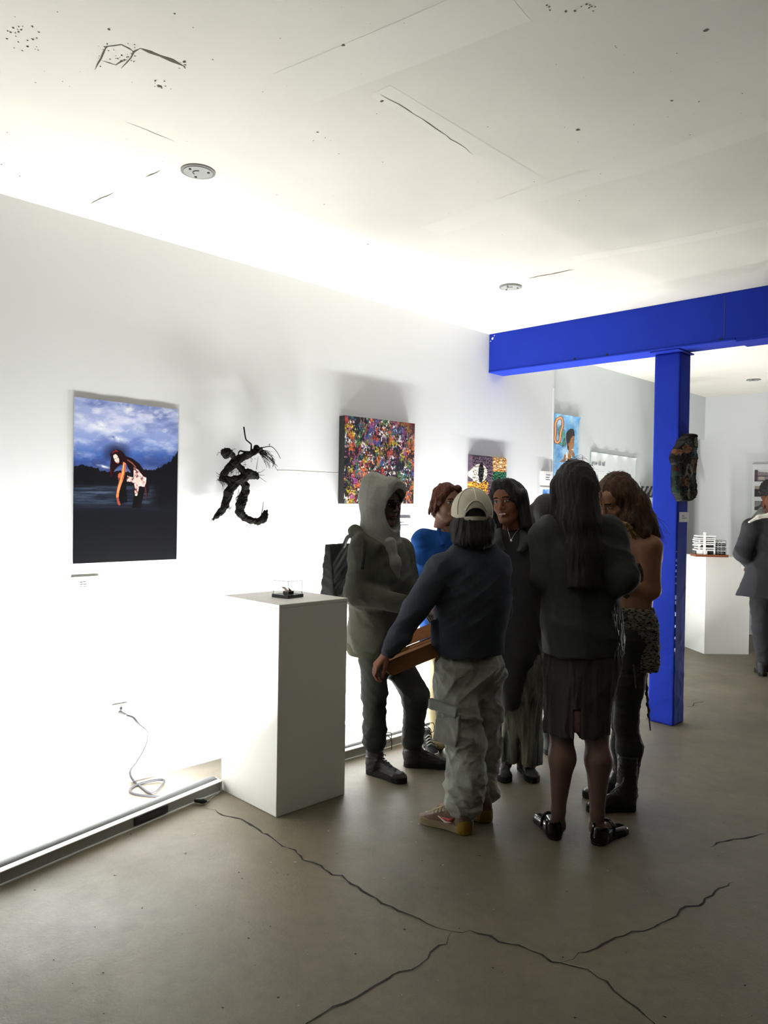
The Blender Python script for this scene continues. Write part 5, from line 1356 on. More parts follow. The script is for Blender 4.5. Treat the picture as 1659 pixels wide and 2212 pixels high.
for h_, to in ((at(951, 1600, 4.82), on_z(937, 1642)), (at(996, 1600, 4.86), on_z(998, 1648))):
    to = np.array([to[0], to[1], 0]); h_ = to - hz(F2 - RG * .1) * .27
    sb, M_, hh, s_ = shoe(t, h_, to, (SN, WRB), 'sneaker', 'shoe', L=.27)
    P = lambda x, y, z: M_ @ np.array([x, y, z]) + hh
    mb = MB()
    for k in range(4): mb.tube(spline([P(-.022, .19 - .02 * k, .062 + .01 * k), P(0, .195 - .02 * k, .076 + .012 * k), P(.022, .19 - .02 * k, .062 + .01 * k)], 3), .0035, n=5)
    mb.tube([P(-.044, .06, .045), P(-.044, .11, .065), P(-.04, .16, .045)], .006, n=5); mb.tube([P(.044, .06, .045), P(.044, .11, .065), P(.04, .16, .045)], .006, n=5)
    mb.obj('laces', WRB, sb, smooth=True)

# ================= person in pale cap, holding the box
F3 = hz(FW * .82 - RG * .5)
t = figure(on_z(1000, 1775), 'person in pale baseball cap, navy sweatshirt and baggy grey cargo jeans holding a box')
J = dict(F=F3, head=at(1019, 1112, 3.77), neck=at(1022, 1168, 3.77), chest=at(1022, 1230, 3.76), waist=at(1018, 1330, 3.76), pelvis=at(1016, 1410, 3.76),
         shL=at(955, 1228, 3.68), shR=at(1070, 1222, 3.84), elL=at(896, 1318, 3.62), elR=at(1080, 1320, 3.92), wrL=at(837, 1411, 3.57), wrR=at(1010, 1375, 4.02),
         hipL=at(982, 1430, 3.72), hipR=at(1045, 1425, 3.80), knL=at(1003, 1600, 3.69), knR=at(1046, 1605, 3.84), anL=at(1005, 1745, 3.64), anR=at(1048, 1730, 3.82), toeL=on_z(930, 1775), toeR=on_z(1000, 1760))
SK3 = skinmat('skin_tan', (186, 124, 98))
hd = [hand_at(J['wrL'], -RG * .62 - Zv * .72, -RG * .62 + Zv * .6 - FW * .25, -1, .62, thumb=.35, sc=.92), hand_at(J['wrR'], -RG + FW * .2, Zv + RG * .1, 1, .5)]
hd[0] = hand_at(J['wrL'], -RG * .62 - Zv * .72, -RG * .62 + Zv * .6 - FW * .25, -1, .62, thumb=.35, sc=.92)
body, HM, hc = make_body(t, J, SK3, FW - RG * .06 - Zv * .12, hands=hd)
NAVY = mat('navy_fleece', (60, 64, 72), rough=.95, bump=.35, bscale=200, var=.07, vscale=8, bdist=.003)
v = Vol(*bounds([J['elL'], J['elR'], J['wrL'], J['wrR'], J['neck'], at(1016, 1415, 3.76), at(1100, 1250, 3.8)], .13), .0065)
v.loft([(at(1024, 1158, 3.77), .08, .08), (at(1023, 1182, 3.77), .13, .09), (at(1020, 1212, 3.77), .185, .125), (at(1020, 1260, 3.77), .205, .15), (at(1018, 1340, 3.77), .20, .155), (at(1016, 1385, 3.77), .185, .150), (at(1016, 1413, 3.77), .182, .150)], F3, p=2.2)
v.cap(J['shL'], J['shR'], .07, .07, .06)
v.cap(J['shL'], J['elL'], .078, .066, .03); v.cap(J['elL'], at(850, 1392, 3.58), .066, .048, .02); v.cap(at(850, 1392, 3.58), at(840, 1407, 3.57), .044, .038, .008)
v.ell(at(868, 1378, 3.59), (.055, .05, .04), .02)
v.cap(J['shR'], J['elR'], .078, .068, .03); v.cap(J['elR'], J['wrR'], .068, .045, .02)
v.cap(at(935, 1345, 3.68), at(944, 1385, 3.70), .02, .03, .03)
v.folds(.009, .17, 9, (1, 1, .9)); build(v, 'sweatshirt', NAVY, t)
BK = hairmat('black_hair', (46, 45, 45), (36, 35, 36))
v = Vol((-.15, -.16, -.2), (.15, .13, .1), .0042)
v.ell((0, -.02, .02), (.082, .102, .085), .02); v.ell((0, -.035, -.065), (.118, .092, .078), .03); v.ell((0, -.052, -.125), (.108, .082, .06), .03)
v.ell((0, .1, -.03), (.07, .075, .1), .01, sub=True); v.folds(.006, .05, 3, (1.3, 1.3, .3)); V, Q = v.mesh(); mesh_obj('hair', to_world(V, HM, hc), Q, BK, t)
CAPM = mat('beige_mesh_cloth', (188, 182, 164), tone=.9, rough=.9, bump=.5, bscale=300, var=.04, vscale=60, bdist=.002); CAPD = mat('dark_front_panel', (34, 36, 44), rough=.85, bump=.2, bscale=200); CAPS = mat('pale_seam_tape', (214, 208, 192), tone=1.0, rough=.8, bump=.2, bscale=200)
v = Vol((-.13, -.14, -.08), (.13, .15, .15), .0034)
v.ell((0, -.008, .012), (.0945, .113, .108), .01); v.ell((0, -.008, .008), (.088, .107, .101), .0, sub=True)
v.cut_plane((0, -.11, -.038), (0, -.28, 1)); 
v.fn(lambda X, Y, Z: np.maximum(np.sqrt((X / .046) ** 2 + (np.maximum(Z + .022, 0) / .040) ** 2) - 1, Y + .03) * .03 + 0 * Z + np.maximum(-.022 - Z, 0), (-.06, -.14, -.03), (.06, -.02, .04), 0, sub=True)
V, Q = v.mesh(); cen = V[Q].mean(1); cap_o = mesh_obj('cap', to_world(V, HM, hc, 1.09), Q, [CAPM, CAPD], t, midx=(cen[:, 1] > .012).astype(int))
hp = lambda x, y, z: HM @ (np.array([x, y, z]) * 1.09) + hc
mb = MB()
def onc(th, ph, k=1.012):   # point on the crown: th from top, ph around, back = -y
    return hp(.0945 * k * math.sin(th) * math.sin(ph), -.008 - .113 * k * math.sin(th) * math.cos(ph), .012 + .108 * k * math.cos(th))
for ph, t0, t1 in ((0, .05, 1.22), (.95, .08, 1.75), (-.95, .08, 1.75)): mb.tube([onc(a, ph * (1 if ph == 0 else min(1, .5 + a))) for a in np.linspace(t0, t1, 16)], .0034, n=6)
mb.tube([onc(math.pi / 2 - .36 + .46 * (1 - math.cos(a)) * .0 + (.42 * (abs(a) / 1.0) ** 2.2), a * .52) for a in np.linspace(-1, 1, 17)], .004, n=6)
mb.obj('seam_tape', CAPS, cap_o, smooth=True)
V_ = []; n = 15
for i in range(n):
    a = -.62 + 1.24 * i / (n - 1); 
    for th, k in ((1.87, 1.03), (2.02, 1.03), (2.02, .985), (1.87, .985)): V_.append(onc(th, a, k) + 0)
Fq = [(4 * i + a, 4 * i + (a + 1) % 4, 4 * i + 4 + (a + 1) % 4, 4 * i + 4 + a) for i in range(n - 1) for a in range(4)] + [(3, 2, 1, 0), (4 * n - 4, 4 * n - 3, 4 * n - 2, 4 * n - 1)]
mesh_obj('adjuster_strap', V_, Fq, CAPM, cap_o, smooth=False)
v = Vol((-.1, .06, -.03), (.1, .2, .07), .0036); v.ell((0, .10, .022), (.078, .09, .008), .0); v.cut_plane((0, .085, 0), (0, 1, 0)); V, Q = v.mesh(); mesh_obj('brim', to_world(V, HM, hc, 1.09), Q, CAPD, cap_o)
DEN = mat('washed_grey_denim', (150, 152, 144), tone=1.2, rough=.85, bump=.5, bscale=140, rgb2=(112, 114, 108), vscale=9, bdist=.003)
v = Vol(*bounds([J['hipL'], J['hipR'], at(1005, 1755, 3.64), at(1050, 1735, 3.82), at(1090, 1430, 3.8)], .13), .0062)
v.cap(at(1005, 1425, 3.76), at(1030, 1427, 3.77), .132, .132, .06, n=F3, q=1.15); v.cap(at(998, 1445, 3.74), at(1038, 1445, 3.78), .118, .112, .06)
v.chain([(at(985, 1450, 3.72), .112), (at(990, 1530, 3.70), .108), (at(1005, 1600, 3.69), .102), (at(1010, 1680, 3.66), .098), (at(1001, 1725, 3.64), .092), (at(1006, 1738, 3.64), .078)], .04)
v.chain([(at(1045, 1450, 3.80), .105), (at(1048, 1530, 3.82), .092), (at(1046, 1610, 3.84), .085), (at(1046, 1680, 3.83), .075), (at(1054, 1708, 3.82), .062)], .03)
v.ell(at(1064, 1712, 3.8), (.04, .04, .022), .015); v.ell(at(1010, 1742, 3.62), (.085, .07, .03), .02)
v.folds(.018, .15, 14, (1, 1, 1.15)); v.folds(.005, .06, 15, (1, 1, 1.6), mask=lambda P: np.clip((.55 - P[:, 2]) / .3, 0, 1))
je = build(v, 'cargo_jeans', DEN, t)
v = Vol(*bounds([at(965, 1565, 3.6)], .16), .005)     # cargo pocket on the outer left thigh
pc = at(967, 1570, 3.615); PF = hz(-RG * .5 - FW * .85); PM = frame(PF)
def slabf(c, hx, hy, hz_, rot=0):
    c = np.array(c)
    def f(X, Y, Z):
        x, y, z = X - c[0], Y - c[1], Z - c[2]; a = x * PM[0, 0] + y * PM[1, 0]; b = x * PM[0, 1] + y * PM[1, 1]; a2 = a * math.cos(rot) + z * math.sin(rot); z2 = -a * math.sin(rot) + z * math.cos(rot)
        q = [np.abs(a2) - hx, np.abs(b) - hy, np.abs(z2) - hz_]
        return np.sqrt(sum(np.maximum(k, 0) ** 2 for k in q)) + np.minimum(np.maximum(np.maximum(q[0], q[1]), q[2]), 0) - .008
    return f
v.fn(slabf(pc, .058, .010, .078, .12), pc - .12, pc + .12, .0); v.folds(.008, .09, 3); V, Q = v.mesh(); mesh_obj('cargo_pocket', V, Q, DEN, je)
v = Vol(*bounds([at(958, 1527, 3.6)], .14), .004); fc = at(957, 1529, 3.60)
v.fn(slabf(fc, .070, .005, .018, .16), fc - .1, fc + .1, .0); v.folds(.003, .06, 3); V, Q = v.mesh(); mesh_obj('pocket_flap', V, Q, mat('darker_denim', (132, 134, 130), rough=.85, bump=.5, bscale=140, bdist=.003), je)
SEAM = mat('denim_seam', (84, 84, 78), rough=.9, bump=.3, bscale=200)
# sneakers
TANL = mat('tan_worn_leather', (176, 150, 132), tone=.5, rough=.6, bump=.3, bscale=70, rgb2=(140, 112, 98), vscale=14); SOLE = mat('worn_rubber_sole', (178, 160, 128), tone=.6, rough=.7, bump=.3, bscale=80); YEL = mat('yellow_panel', (206, 168, 60), tone=.33, rough=.6, bump=.2, bscale=90)
REDP = mat('red_side_stripe', (176, 62, 56), rough=.5, bump=.1); LACE = mat('lace_cord', (206, 200, 170), rough=.8, bump=.2)
for i_, (h_, to) in enumerate(((on_z(1020, 1803), on_z(910, 1772)), (on_z(1063, 1776), on_z(985, 1760)))):
    sb, M_, hh, s_ = shoe(t, h_, to, (TANL, SOLE), 'sneaker', 'sneaker', L=.285)
    P = lambda x, y, z: M_ @ np.array([x, y, z]) + hh
    mb = MB()
    for k in range(5): mb.tube(spline([P(-.025, .20 - .018 * k, .058 + .009 * k), P(0, .205 - .018 * k, .074 + .010 * k), P(.025, .20 - .018 * k, .058 + .009 * k)], 4), .0032, n=5)
    mb.tube(spline([P(0, .14, .11), P(-.05, .19, .085), P(-.03, .235, .062)], 6), .003, n=5); mb.obj('laces', LACE, sb, smooth=True)
    for nm, m_, lo, hi in (('heel_panel', YEL, (0, -.012, .022), (0, .055, .05)),):
        v = Vol((-.07, -.03, .0), (.07, .12, .09), .003); v.cap((0, .042, .02), (0, .042, .045), .0445, .0435, .004); v.cut_plane((0, .062, 0), (0, -1, 0)); V, Q = v.mesh(); mesh_obj(nm, to_world(V, M_, hh), Q, m_, sb)
    for sgn in (-1, 1):
        mb = MB(); mb.tube([P(sgn * .0415, .075, .075), P(sgn * .043, .10, .058), P(sgn * .0445, .145, .062)], [.003, .007, .003], n=6); mb.obj('side_stripe', REDP, sb, smooth=True)
        mb = MB(); mb.tube([P(sgn * .0445, .09, .05), P(sgn * .045, .12, .045), P(sgn * .0455, .16, .066)], [.003, .005, .002], n=6); mb.obj('side_stripe', mat('pink_white_edge', (220, 196, 190), rough=.5, bump=.1), sb, smooth=True)

# cardboard box held by the person in the cap
CB = mat('brown_cardboard', (160, 112, 70), tone=.6, rough=.85, bump=.3, bscale=24, stretch=(1, 1, 14), var=.06, vscale=7, bdist=.003); CBI = mat('cardboard_inside', (150, 96, 58), tone=.6, rough=.9, bump=.6, bscale=60, var=.12, vscale=30)
c00 = at(821, 1437, 3.585); cr_ = at(950, 1384, 3.72); cd = at(846, 1459, 3.585)
A_, D_ = cr_ - c00, cd - c00; B_ = FW * .23 + RG * .02; A_ = A_ * 1.05
box = empty('cardboard_box', c00 + A_ * .5 + B_ * .5 + D_, 'shallow brown cardboard box held by the person in the pale cap', 'box')
def pbox(mb, o, a, b, c): 
    P = [o, o + a, o + a + b, o + b]; P = P + [p + c for p in P]; F = [(0, 3, 2, 1), (4, 5, 6, 7), (0, 1, 5, 4), (1, 2, 6, 5), (2, 3, 7, 6), (3, 0, 4, 7)]
    if np.dot(np.cross(a, b), c) < 0: F = [f[::-1] for f in F]
    mb.add(P, F)
th = .004
mb = MB(); na, nb, nd = nz(A_), nz(B_), nz(D_)
pbox(mb, c00, A_, nb * th, D_); pbox(mb, c00 + B_, A_, nb * th, D_); pbox(mb, c00, na * th, B_, D_); pbox(mb, c00 + A_, na * th, B_, D_); pbox(mb, c00 + D_, A_, B_, nd * th)
mb.obj('tray', CB, box)
mb = MB(); pbox(mb, c00 + na * .0 - nd * .004, A_, B_ * .34, nd * .003); mb.obj('near_flap', CB, box)
mb = MB(); pbox(mb, c00 + B_ + A_ * .35 - nd * .005, A_ * .62, B_ * .5 - nd * .05, nd * .003); mb.obj('far_flap', CBI, box)
mb = MB(); pbox(mb, c00 + A_ * .45 + B_ * .36 - nd * .006, A_ * .5, B_ * .28, nd * .003); mb.obj('inner_flap', CBI, box)
mb = MB(); pbox(mb, c00 - na * .004 + nd * .002, na * .003, B_ * .25, D_ * .8); mb.obj('pale_edge_tab', mat('pale_card_edge', (232, 222, 200), rough=.8, bump=.1), box)
# ================= dark haired woman facing the camera
F4 = hz(toC * .93 - RG * .28)
t = figure(on_z(1125, 1680), 'smiling person with shoulder-length dark hair, black coat and pendant necklace facing the camera')
J = dict(F=F4, head=at(1098, 1086, 4.36), neck=at(1106, 1143, 4.40), chest=at(1112, 1205, 4.41), waist=at(1114, 1315, 4.41), pelvis=at(1118, 1400, 4.40),
         shR=at(1062, 1178, 4.38), shL=at(1160, 1176, 4.42), elR=at(1052, 1275, 4.42), elL=at(1168, 1275, 4.46), wrR=at(1070, 1345, 4.32), wrL=at(1166, 1350, 4.36),
         hipR=at(1098, 1415, 4.38), hipL=at(1142, 1415, 4.40), knR=at(1096, 1540, 4.43), knL=at(1144, 1540, 4.44), anR=at(1094, 1650, 4.46), anL=at(1147, 1650, 4.47), toeR=on_z(1085, 1695), toeL=on_z(1160, 1698))
SK4 = skinmat('skin_brown', (178, 116, 84))
hd = [hand_at(J['wrR'], -Zv + toC * .2, -RG, 1, .4), hand_at(J['wrL'], -Zv + toC * .2, RG, -1, .4)]
body, HM, hc = make_body(t, J, SK4, F4 - RG * .38 - Zv * .10, headU=(-.14 * RG[0], -.14 * RG[1], 1), smile=True, hands=hd)
COAT = mat('black_wool', (54, 54, 56), rough=.85, bump=.35, bscale=150, var=.08, vscale=7, bdist=.003)
v = Vol(*bounds([J['elR'], J['elL'], J['wrL'], J['wrR'], J['neck'], at(1110, 1525, 4.4)], .16), .0075)
v.loft([(at(1110, 1145, 4.41), .09, .07), (at(1111, 1165, 4.41), .15, .10), (at(1112, 1200, 4.41), .20, .13), (at(1113, 1310, 4.41), .185, .14), (at(1112, 1400, 4.40), .165, .15), (at(1108, 1470, 4.38), .10, .15), (at(1104, 1524, 4.36), .055, .13)], F4, p=2.2)
v.cap(J['shR'], J['shL'], .068, .068, .05); sleeve(v, J['shR'], J['elR'], J['wrR'], .078, .068, .05); sleeve(v, J['shL'], J['elL'], J['wrL'], .078, .068, .05)
v.ell(at(1106, 1160, 4.26), (.028, .03, .06), .03, sub=True); v.folds(.008, .16, 21, (1, 1, .7)); build(v, 'coat', COAT, t)
v = Vol(*bounds([at(1075, 1160, 4.3), at(1145, 1160, 4.3)], .08), .0055)
v.chain([(at(1128, 1150, 4.34), .02), (at(1135, 1172, 4.28), .028), (at(1118, 1200, 4.25), .016)], .02); v.chain([(at(1078, 1148, 4.32), .02), (at(1074, 1172, 4.26), .028), (at(1092, 1200, 4.24), .016)], .02)
build(v, 'coat_collar', mat('dark_grey_lapel', (64, 66, 67), rough=.85, bump=.3, bscale=150), t)
SKT = mat('streaky_patterned_cloth', (138, 140, 122), rough=.8, bump=.4, bscale=20, stretch=(9, 9, .8), rgb2=(44, 46, 50), vscale=4, bdist=.006)
v = Vol(*bounds([at(1080, 1400, 4.38), at(1170, 1400, 4.38), at(1080, 1655, 4.34), at(1172, 1650, 4.36)], .1), .0065)
v.loft([(at(1122, 1385, 4.40), .135, .12), (at(1124, 1440, 4.39), .15, .13), (at(1126, 1540, 4.42), .125, .12), (at(1126, 1646, 4.43), .128, .12)], F4, p=2)
v.folds(.015, .11, 8, (1.2, 1.2, .15)); v.ell(at(1118, 1650, 4.27), (.022, .1, .17), .03, R=frame(F4), sub=True)
build(v, 'long_skirt', SKT, t)
for h_, to in ((None, on_z(1090, 1693)), (None, on_z(1155, 1693))):
    to = np.array([to[0], to[1], 0]); dr = hz(toC + (-RG * .15 if to is not None and h_ is None and abs(to[0] + 2.45) < .02 else RG * .12)); shoe(t, to - dr * .26, to, (BB, BS), 'boot', 'boot', L=.26)
v = Vol((-.19, -.2, -.24), (.19, .14, .17), .0042)
v.ell((0, -.02, .035), (.092, .11, .106), .02)
for s in (-1, 1): v.cap((s * .03, .055, .11), (s * .082, .035, .03), .034, .030, .03); v.cap((s * .085, .0, .03), (s * .098, -.015, -.13), .038, .036, .03)
v.cap((0, -.07, .02), (0, -.07, -.14), .08, .085, .04)
v.ell((0.006, .115, -.02), (.054, .075, .095), .01, sub=True); v.ell((0, .06, -.13), (.06, .08, .06), .02, sub=True)
v.folds(.007, .05, 4, (1.3, 1.3, .25)); V, Q = v.mesh(); mesh_obj('hair', to_world(V, HM, hc), Q, BK, t)
W = [(HM @ np.array(a) + hc, HM @ np.array(b) + hc) for a, b in [((.11, 0, -.02), (.125, -.01, -.13)), ((.10, -.03, .0), (.135, -.03, -.10)), ((.115, .01, -.06), (.13, 0, -.15))]]
wisps(W, None, .0015, 60, 5, .012, .014).obj('hair_wisps', BK, t, smooth=True, kind='stuff')
nk = at(1106, 1160, 4.28); pd = at(1104, 1166, 4.235)
NEC = mat('silver_chain', (190, 190, 188), rough=.25, metal=.8, bump=.02)
nb = MB().tube(spline([at(1096, 1138, 4.30), at(1099, 1152, 4.25), pd, at(1110, 1156, 4.25), at(1124, 1138, 4.31)], 6), .0012, n=5).obj('necklace', NEC, t, smooth=True)
v = Vol(pd - .02, pd + .02, .002); v.ell(pd - Zv * .004, (.006, .006, .007), 0); V, Q = v.mesh(); mesh_obj('pendant', V, Q, mat('white_pendant', (240, 240, 240), rough=.15, bump=.01), nb)

# ================= half hidden person behind
F5 = hz(toC * .9 + RG * .3)
t = figure(at(1200, 1600, 4.95), 'person almost hidden behind the tall long-haired one, only dark hair showing')
J = dict(F=F5, head=at(1178, 1112, 4.95), neck=at(1184, 1162, 4.97), chest=at(1192, 1215, 4.97), waist=at(1196, 1310, 4.97), pelvis=at(1200, 1390, 4.96),
         shR=at(1160, 1190, 4.96), shL=at(1232, 1190, 4.98), elR=at(1160, 1275, 4.96), elL=at(1238, 1275, 4.98), wrR=at(1165, 1340, 4.86), wrL=at(1225, 1340, 4.86),
         hipR=at(1190, 1400, 4.95), hipL=at(1214, 1400, 4.97), knR=at(1192, 1500, 4.95), knL=at(1213, 1500, 4.96), anR=at(1194, 1595, 4.95), anL=at(1213, 1595, 4.96), toeR=on_z(1192, 1630), toeL=on_z(1213, 1630))
hd = [hand_at(J['wrR'], toC - Zv, -RG, 1, .3), hand_at(J['wrL'], toC - Zv, RG, -1, .3)]
body, HM, hc = make_body(t, J, SK4, FW - RG * .1 - Zv * .05, hands=hd)
v = Vol(*bounds([J['elR'], J['elL'], J['wrL'], J['wrR'], J['neck'], at(1200, 1400, 4.96)], .12), .009)
v.loft([(at(1186, 1165, 4.97), .07, .06), (at(1190, 1195, 4.97), .15, .11), (at(1196, 1300, 4.97), .15, .12), (at(1200, 1395, 4.97), .15, .12)], F5)
v.cap(J['shR'], J['shL'], .06, .06, .04); sleeve(v, J['shR'], J['elR'], J['wrR'], .065, .055, .042); sleeve(v, J['shL'], J['elL'], J['wrL'], .065, .055, .042); v.folds(.006, .14, 2); build(v, 'sweater', COAT, t)
v = Vol(*bounds([J['hipL'], J['hipR'], at(1194, 1600, 4.95)], .12), .009); v.chain([(J['hipR'], .08), (J['knR'], .05), (at(1194, 1592, 4.95), .045)], .03); v.chain([(J['hipL'], .08), (J['knL'], .05), (at(1213, 1592, 4.96), .045)], .03); build(v, 'trousers', COAT, t)
for u in (1193, 1214):
    to = on_z(u, 1634); to = np.array([to[0], to[1], 0]); shoe(t, to - toC * .25, to, (SN, BS), 'sneaker', 'shoe', L=.25)
v = Vol((-.14, -.16, -.2), (.14, .13, .16), .005); v.ell((0, -.02, .035), (.09, .108, .102), .02); v.cap((0, -.06, 0), (0, -.07, -.11), .08, .075, .03)
for s in (-1, 1): v.cap((s * .08, 0, .04), (s * .085, -.01, -.11), .03, .03, .02)
v.ell((0, .115, -.02), (.055, .075, .09), .01, sub=True); V, Q = v.mesh(); mesh_obj('hair', to_world(V, HM, hc), Q, BK, t)

# ================= tall long haired person seen from behind
F6 = hz(FW * .97 - RG * .12)
t = figure(on_z(1245, 1810), 'tall person from behind with long black hair, black jacket, dark skirt and bare calves')
J = dict(F=F6, head=at(1239, 1058, 3.70), neck=at(1240, 1122, 3.68), chest=at(1248, 1185, 3.68), waist=at(1252, 1310, 3.68), pelvis=at(1250, 1400, 3.68),
         shL=at(1180, 1155, 3.68), shR=at(1318, 1152, 3.70), elL=at(1180, 1245, 3.70), elR=at(1342, 1250, 3.60), wrL=at(1215, 1290, 3.98), wrR=at(1300, 1285, 3.88),
         hipL=at(1216, 1420, 3.68), hipR=at(1284, 1420, 3.68), knL=at(1213, 1580, 3.64), knR=at(1288, 1585, 3.62), anL=at(1206, 1750, 3.60), anR=at(1290, 1755, 3.58), toeL=on_z(1200, 1785), toeR=on_z(1325, 1800))
SK6 = skinmat('skin_warm', (158, 126, 112))
hd = [hand_at(J['wrL'], FW + Zv * .3, Zv - RG * .6, -1, .6), hand_at(J['wrR'], FW + Zv * .3, Zv + RG * .6, 1, .6)]
body, HM, hc = make_body(t, J, SK6, F6 - Zv * .06, hands=hd, h=.0065, bare=True, r=dict(calf=.060, kn=.056, an=.031, hip=.085))
BJ = mat('black_leather_jacket', (60, 61, 61), rough=.75, bump=.4, bscale=50, var=.1, vscale=6, bdist=.004)
v = Vol(*bounds([J['shL'], J['elR'], J['elL'], J['wrL'], J['wrR'], J['neck'], at(1258, 1420, 3.68), at(1355, 1400, 3.7)], .14), .007)
v.loft([(at(1244, 1120, 3.69), .08, .065), (at(1246, 1134, 3.69), .15, .09), (at(1250, 1175, 3.69), .205, .13), (at(1254, 1280, 3.69), .19, .135), (at(1257, 1370, 3.69), .198, .15), (at(1258, 1414, 3.69), .196, .152)], F6, p=2.2)
v.cap(J['shL'], J['shR'], .062, .062, .05); v.cap(at(1240, 1122, 3.68), at(1190, 1140, 3.68), .045, .06, .05); v.cap(at(1245, 1122, 3.68), at(1308, 1138, 3.69), .045, .06, .05); v.cap(J['shL'], J['elL'], .082, .075, .04); v.cap(J['elL'], J['wrL'], .075, .055, .03)
v.cap(J['shR'], J['elR'], .086, .080, .04); v.cap(J['elR'], J['wrR'], .080, .055, .03); v.folds(.011, .15, 31, (1.2, 1.2, .55)); build(v, 'jacket', BJ, t)
mb = MB(); r = np.random.RandomState(8)
for k in range(30):
    u = r.uniform(1325, 1350); a = at(u - 4, r.uniform(1305, 1340), 3.58); mb.tube(spline([a, a - Zv * .1 + RG * r.uniform(-.005, .02), a - Zv * r.uniform(.15, .22) + RG * r.uniform(0, .03)], 4), .0016, n=4)
mb.obj('jacket_fringe', mat('leather_fringe', (70, 74, 72), rough=.4, bump=.1), t, smooth=True)
SKR = mat('dark_burgundy_crepe', (64, 57, 56), rough=.9, bump=.35, bscale=120, var=.08, vscale=8, bdist=.003)
v = Vol(*bounds([at(1170, 1400, 3.7), at(1345, 1400, 3.7), at(1200, 1590, 3.66)], .12), .0065)
v.loft([(at(1256, 1385, 3.69), .17, .14), (at(1257, 1440, 3.69), .188, .15), (at(1250, 1520, 3.67), .168, .145), (at(1246, 1582, 3.65), .160, .14)], F6, p=2.2)
v.folds(.010, .11, 6, (1.2, 1.2, .3)); v.folds(.006, .04, 7, (1, 1, .3), mask=lambda P: np.clip((.42 - P[:, 2]) / .06, 0, 1) * 0 + 1)
v.fn(lambda X, Y, Z: np.maximum(np.abs((X - at(1251, 1560, 3.5)[0]) * RG[0] + (Y - at(1251, 1560, 3.5)[1]) * RG[1]) - .016, Z - at(1251, 1532, 3.55)[2]), at(1230, 1600, 3.5) - .05, at(1270, 1520, 3.62) + .02, 0, sub=True)
build(v, 'skirt', SKR, t)
LIN = mat('dusty_pink_lining', (150, 112, 112), rough=.85, bump=.5, bscale=40)
v = Vol(*bounds([at(1252, 1550, 3.6)], .12), .005); c_ = at(1251, 1558, 3.555); PM = frame(F6); v.fn(slabf(c_, .022, .004, .046), c_ - .07, c_ + .07, 0); v.folds(.004, .04, 3, (1, 1, .5)); build(v, 'slit_lining', LIN, t)
v = Vol((-.18, -.21, -.52), (.18, .14, .17), .0055)
v.ell((0, -.02, .03), (.098, .118, .118), .02); v.cap((0, -.05, .0), (0, -.075, -.16), .095, .10, .04); v.chain([((0, -.08, -.14), .095), ((0.01, -.115, -.30), .085), ((.012, -.12, -.48), .088)], .03, n=(0, 1, 0), q=1.6); v.cut_plane((0, 0, -.47), (0, 0, 1))
for s in (-1, 1): v.cap((s * .075, .0, .02), (s * .10, -.02, -.16), .04, .032, .03)
v.ell((0, .12, -.02), (.055, .075, .09), .01, sub=True); v.folds(.008, .055, 14, (1.4, 1.4, .2)); V, Q = v.mesh(); mesh_obj('long_hair', to_world(V, HM, hc), Q, BK, t)
W = [(HM @ np.array(a) + hc, HM @ np.array(b) + hc) for a, b in [((.098, -.02, .06), (.118, -.02, -.08)), ((.10, -.02, .0), (.125, -.03, -.17)), ((.04, .02, .138), (.085, .0, .10)), ((-.10, -.02, .0), (-.115, -.03, -.17)), ((-.03, .0, .145), (.05, .0, .14))]]
wisps(W, None, .0012, 110, 6, .010, .014).obj('hair_wisps', BK, t, smooth=True, kind='stuff')
PAT = mat('glossy_black_patent', (16, 16, 18), rough=.14, bump=.1, bscale=20)
for h_, to in ((on_z(1203, 1817), None), (on_z(1284, 1827), on_z(1342, 1797))):
    h_ = np.array([h_[0], h_[1], 0]); dr = hz(FW * .95 - RG * .12) if to is None else hz(np.array([to[0], to[1], 0]) - h_)
    sb, M_, hh, s_ = shoe(t, h_, h_ + dr * .26, (PAT, BS), 'flat', 'shoe', L=.26)
    P = lambda x, y, z: M_ @ np.array([x, y, z]) + hh
    v = Vol((-.07, -.04, .0), (.07, .16, .11), .0032); v.cap((0, .042, .03), (0, .046, .062), .043, .040, .004); v.ell((0, .06, .085), (.032, .045, .045), .004, sub=True); v.cut_plane((0, .075, 0), (0, -1, 0)); V, Q = v.mesh(); mesh_obj('heel_counter', to_world(V, M_, hh), Q, PAT, sb)
    MB().tube(spline([P(-.042, .10, .03), P(-.03, .108, .075), P(0, .112, .088), P(.03, .108, .075), P(.042, .10, .03)], 5), .008, n=6).obj('strap', PAT, sb, smooth=True)

# ================= right hand person, long brown hair, bare shoulders
F7 = hz(-RG * .88 + toC * .40)
t = figure(on_z(1350, 1745), 'person with long brown hair and bare shoulder in grey knit skirt beside the column')
J = dict(F=F7, head=at(1330, 1086, 4.02), neck=at(1374, 1140, 4.03), chest=at(1385, 1200, 4.03), waist=at(1368, 1300, 4.03), pelvis=at(1364, 1370, 4.03),
         shL=at(1405, 1182, 3.93), shR=at(1360, 1175, 4.16), elL=at(1407, 1274, 3.94), elR=at(1350, 1260, 4.18), wrL=at(1340, 1262, 3.97), wrR=at(1325, 1215, 4.0),
         hipL=at(1366, 1385, 3.98), hipR=at(1360, 1385, 4.10), knL=at(1352, 1560, 3.94), knR=at(1345, 1555, 4.08), anL=at(1357, 1690, 3.93), anR=at(1348, 1680, 4.06), toeL=on_z(1310, 1748), toeR=on_z(1290, 1722))
SK7 = skinmat('skin_peach', (214, 156, 122))
hd = [hand_at(J['wrL'], -RG + Zv * .25, Zv * .3 + toC, -1, .5), hand_at(J['wrR'], -RG * .6 + Zv * .8, toC * .4 + RG * .4, 1, .4)]
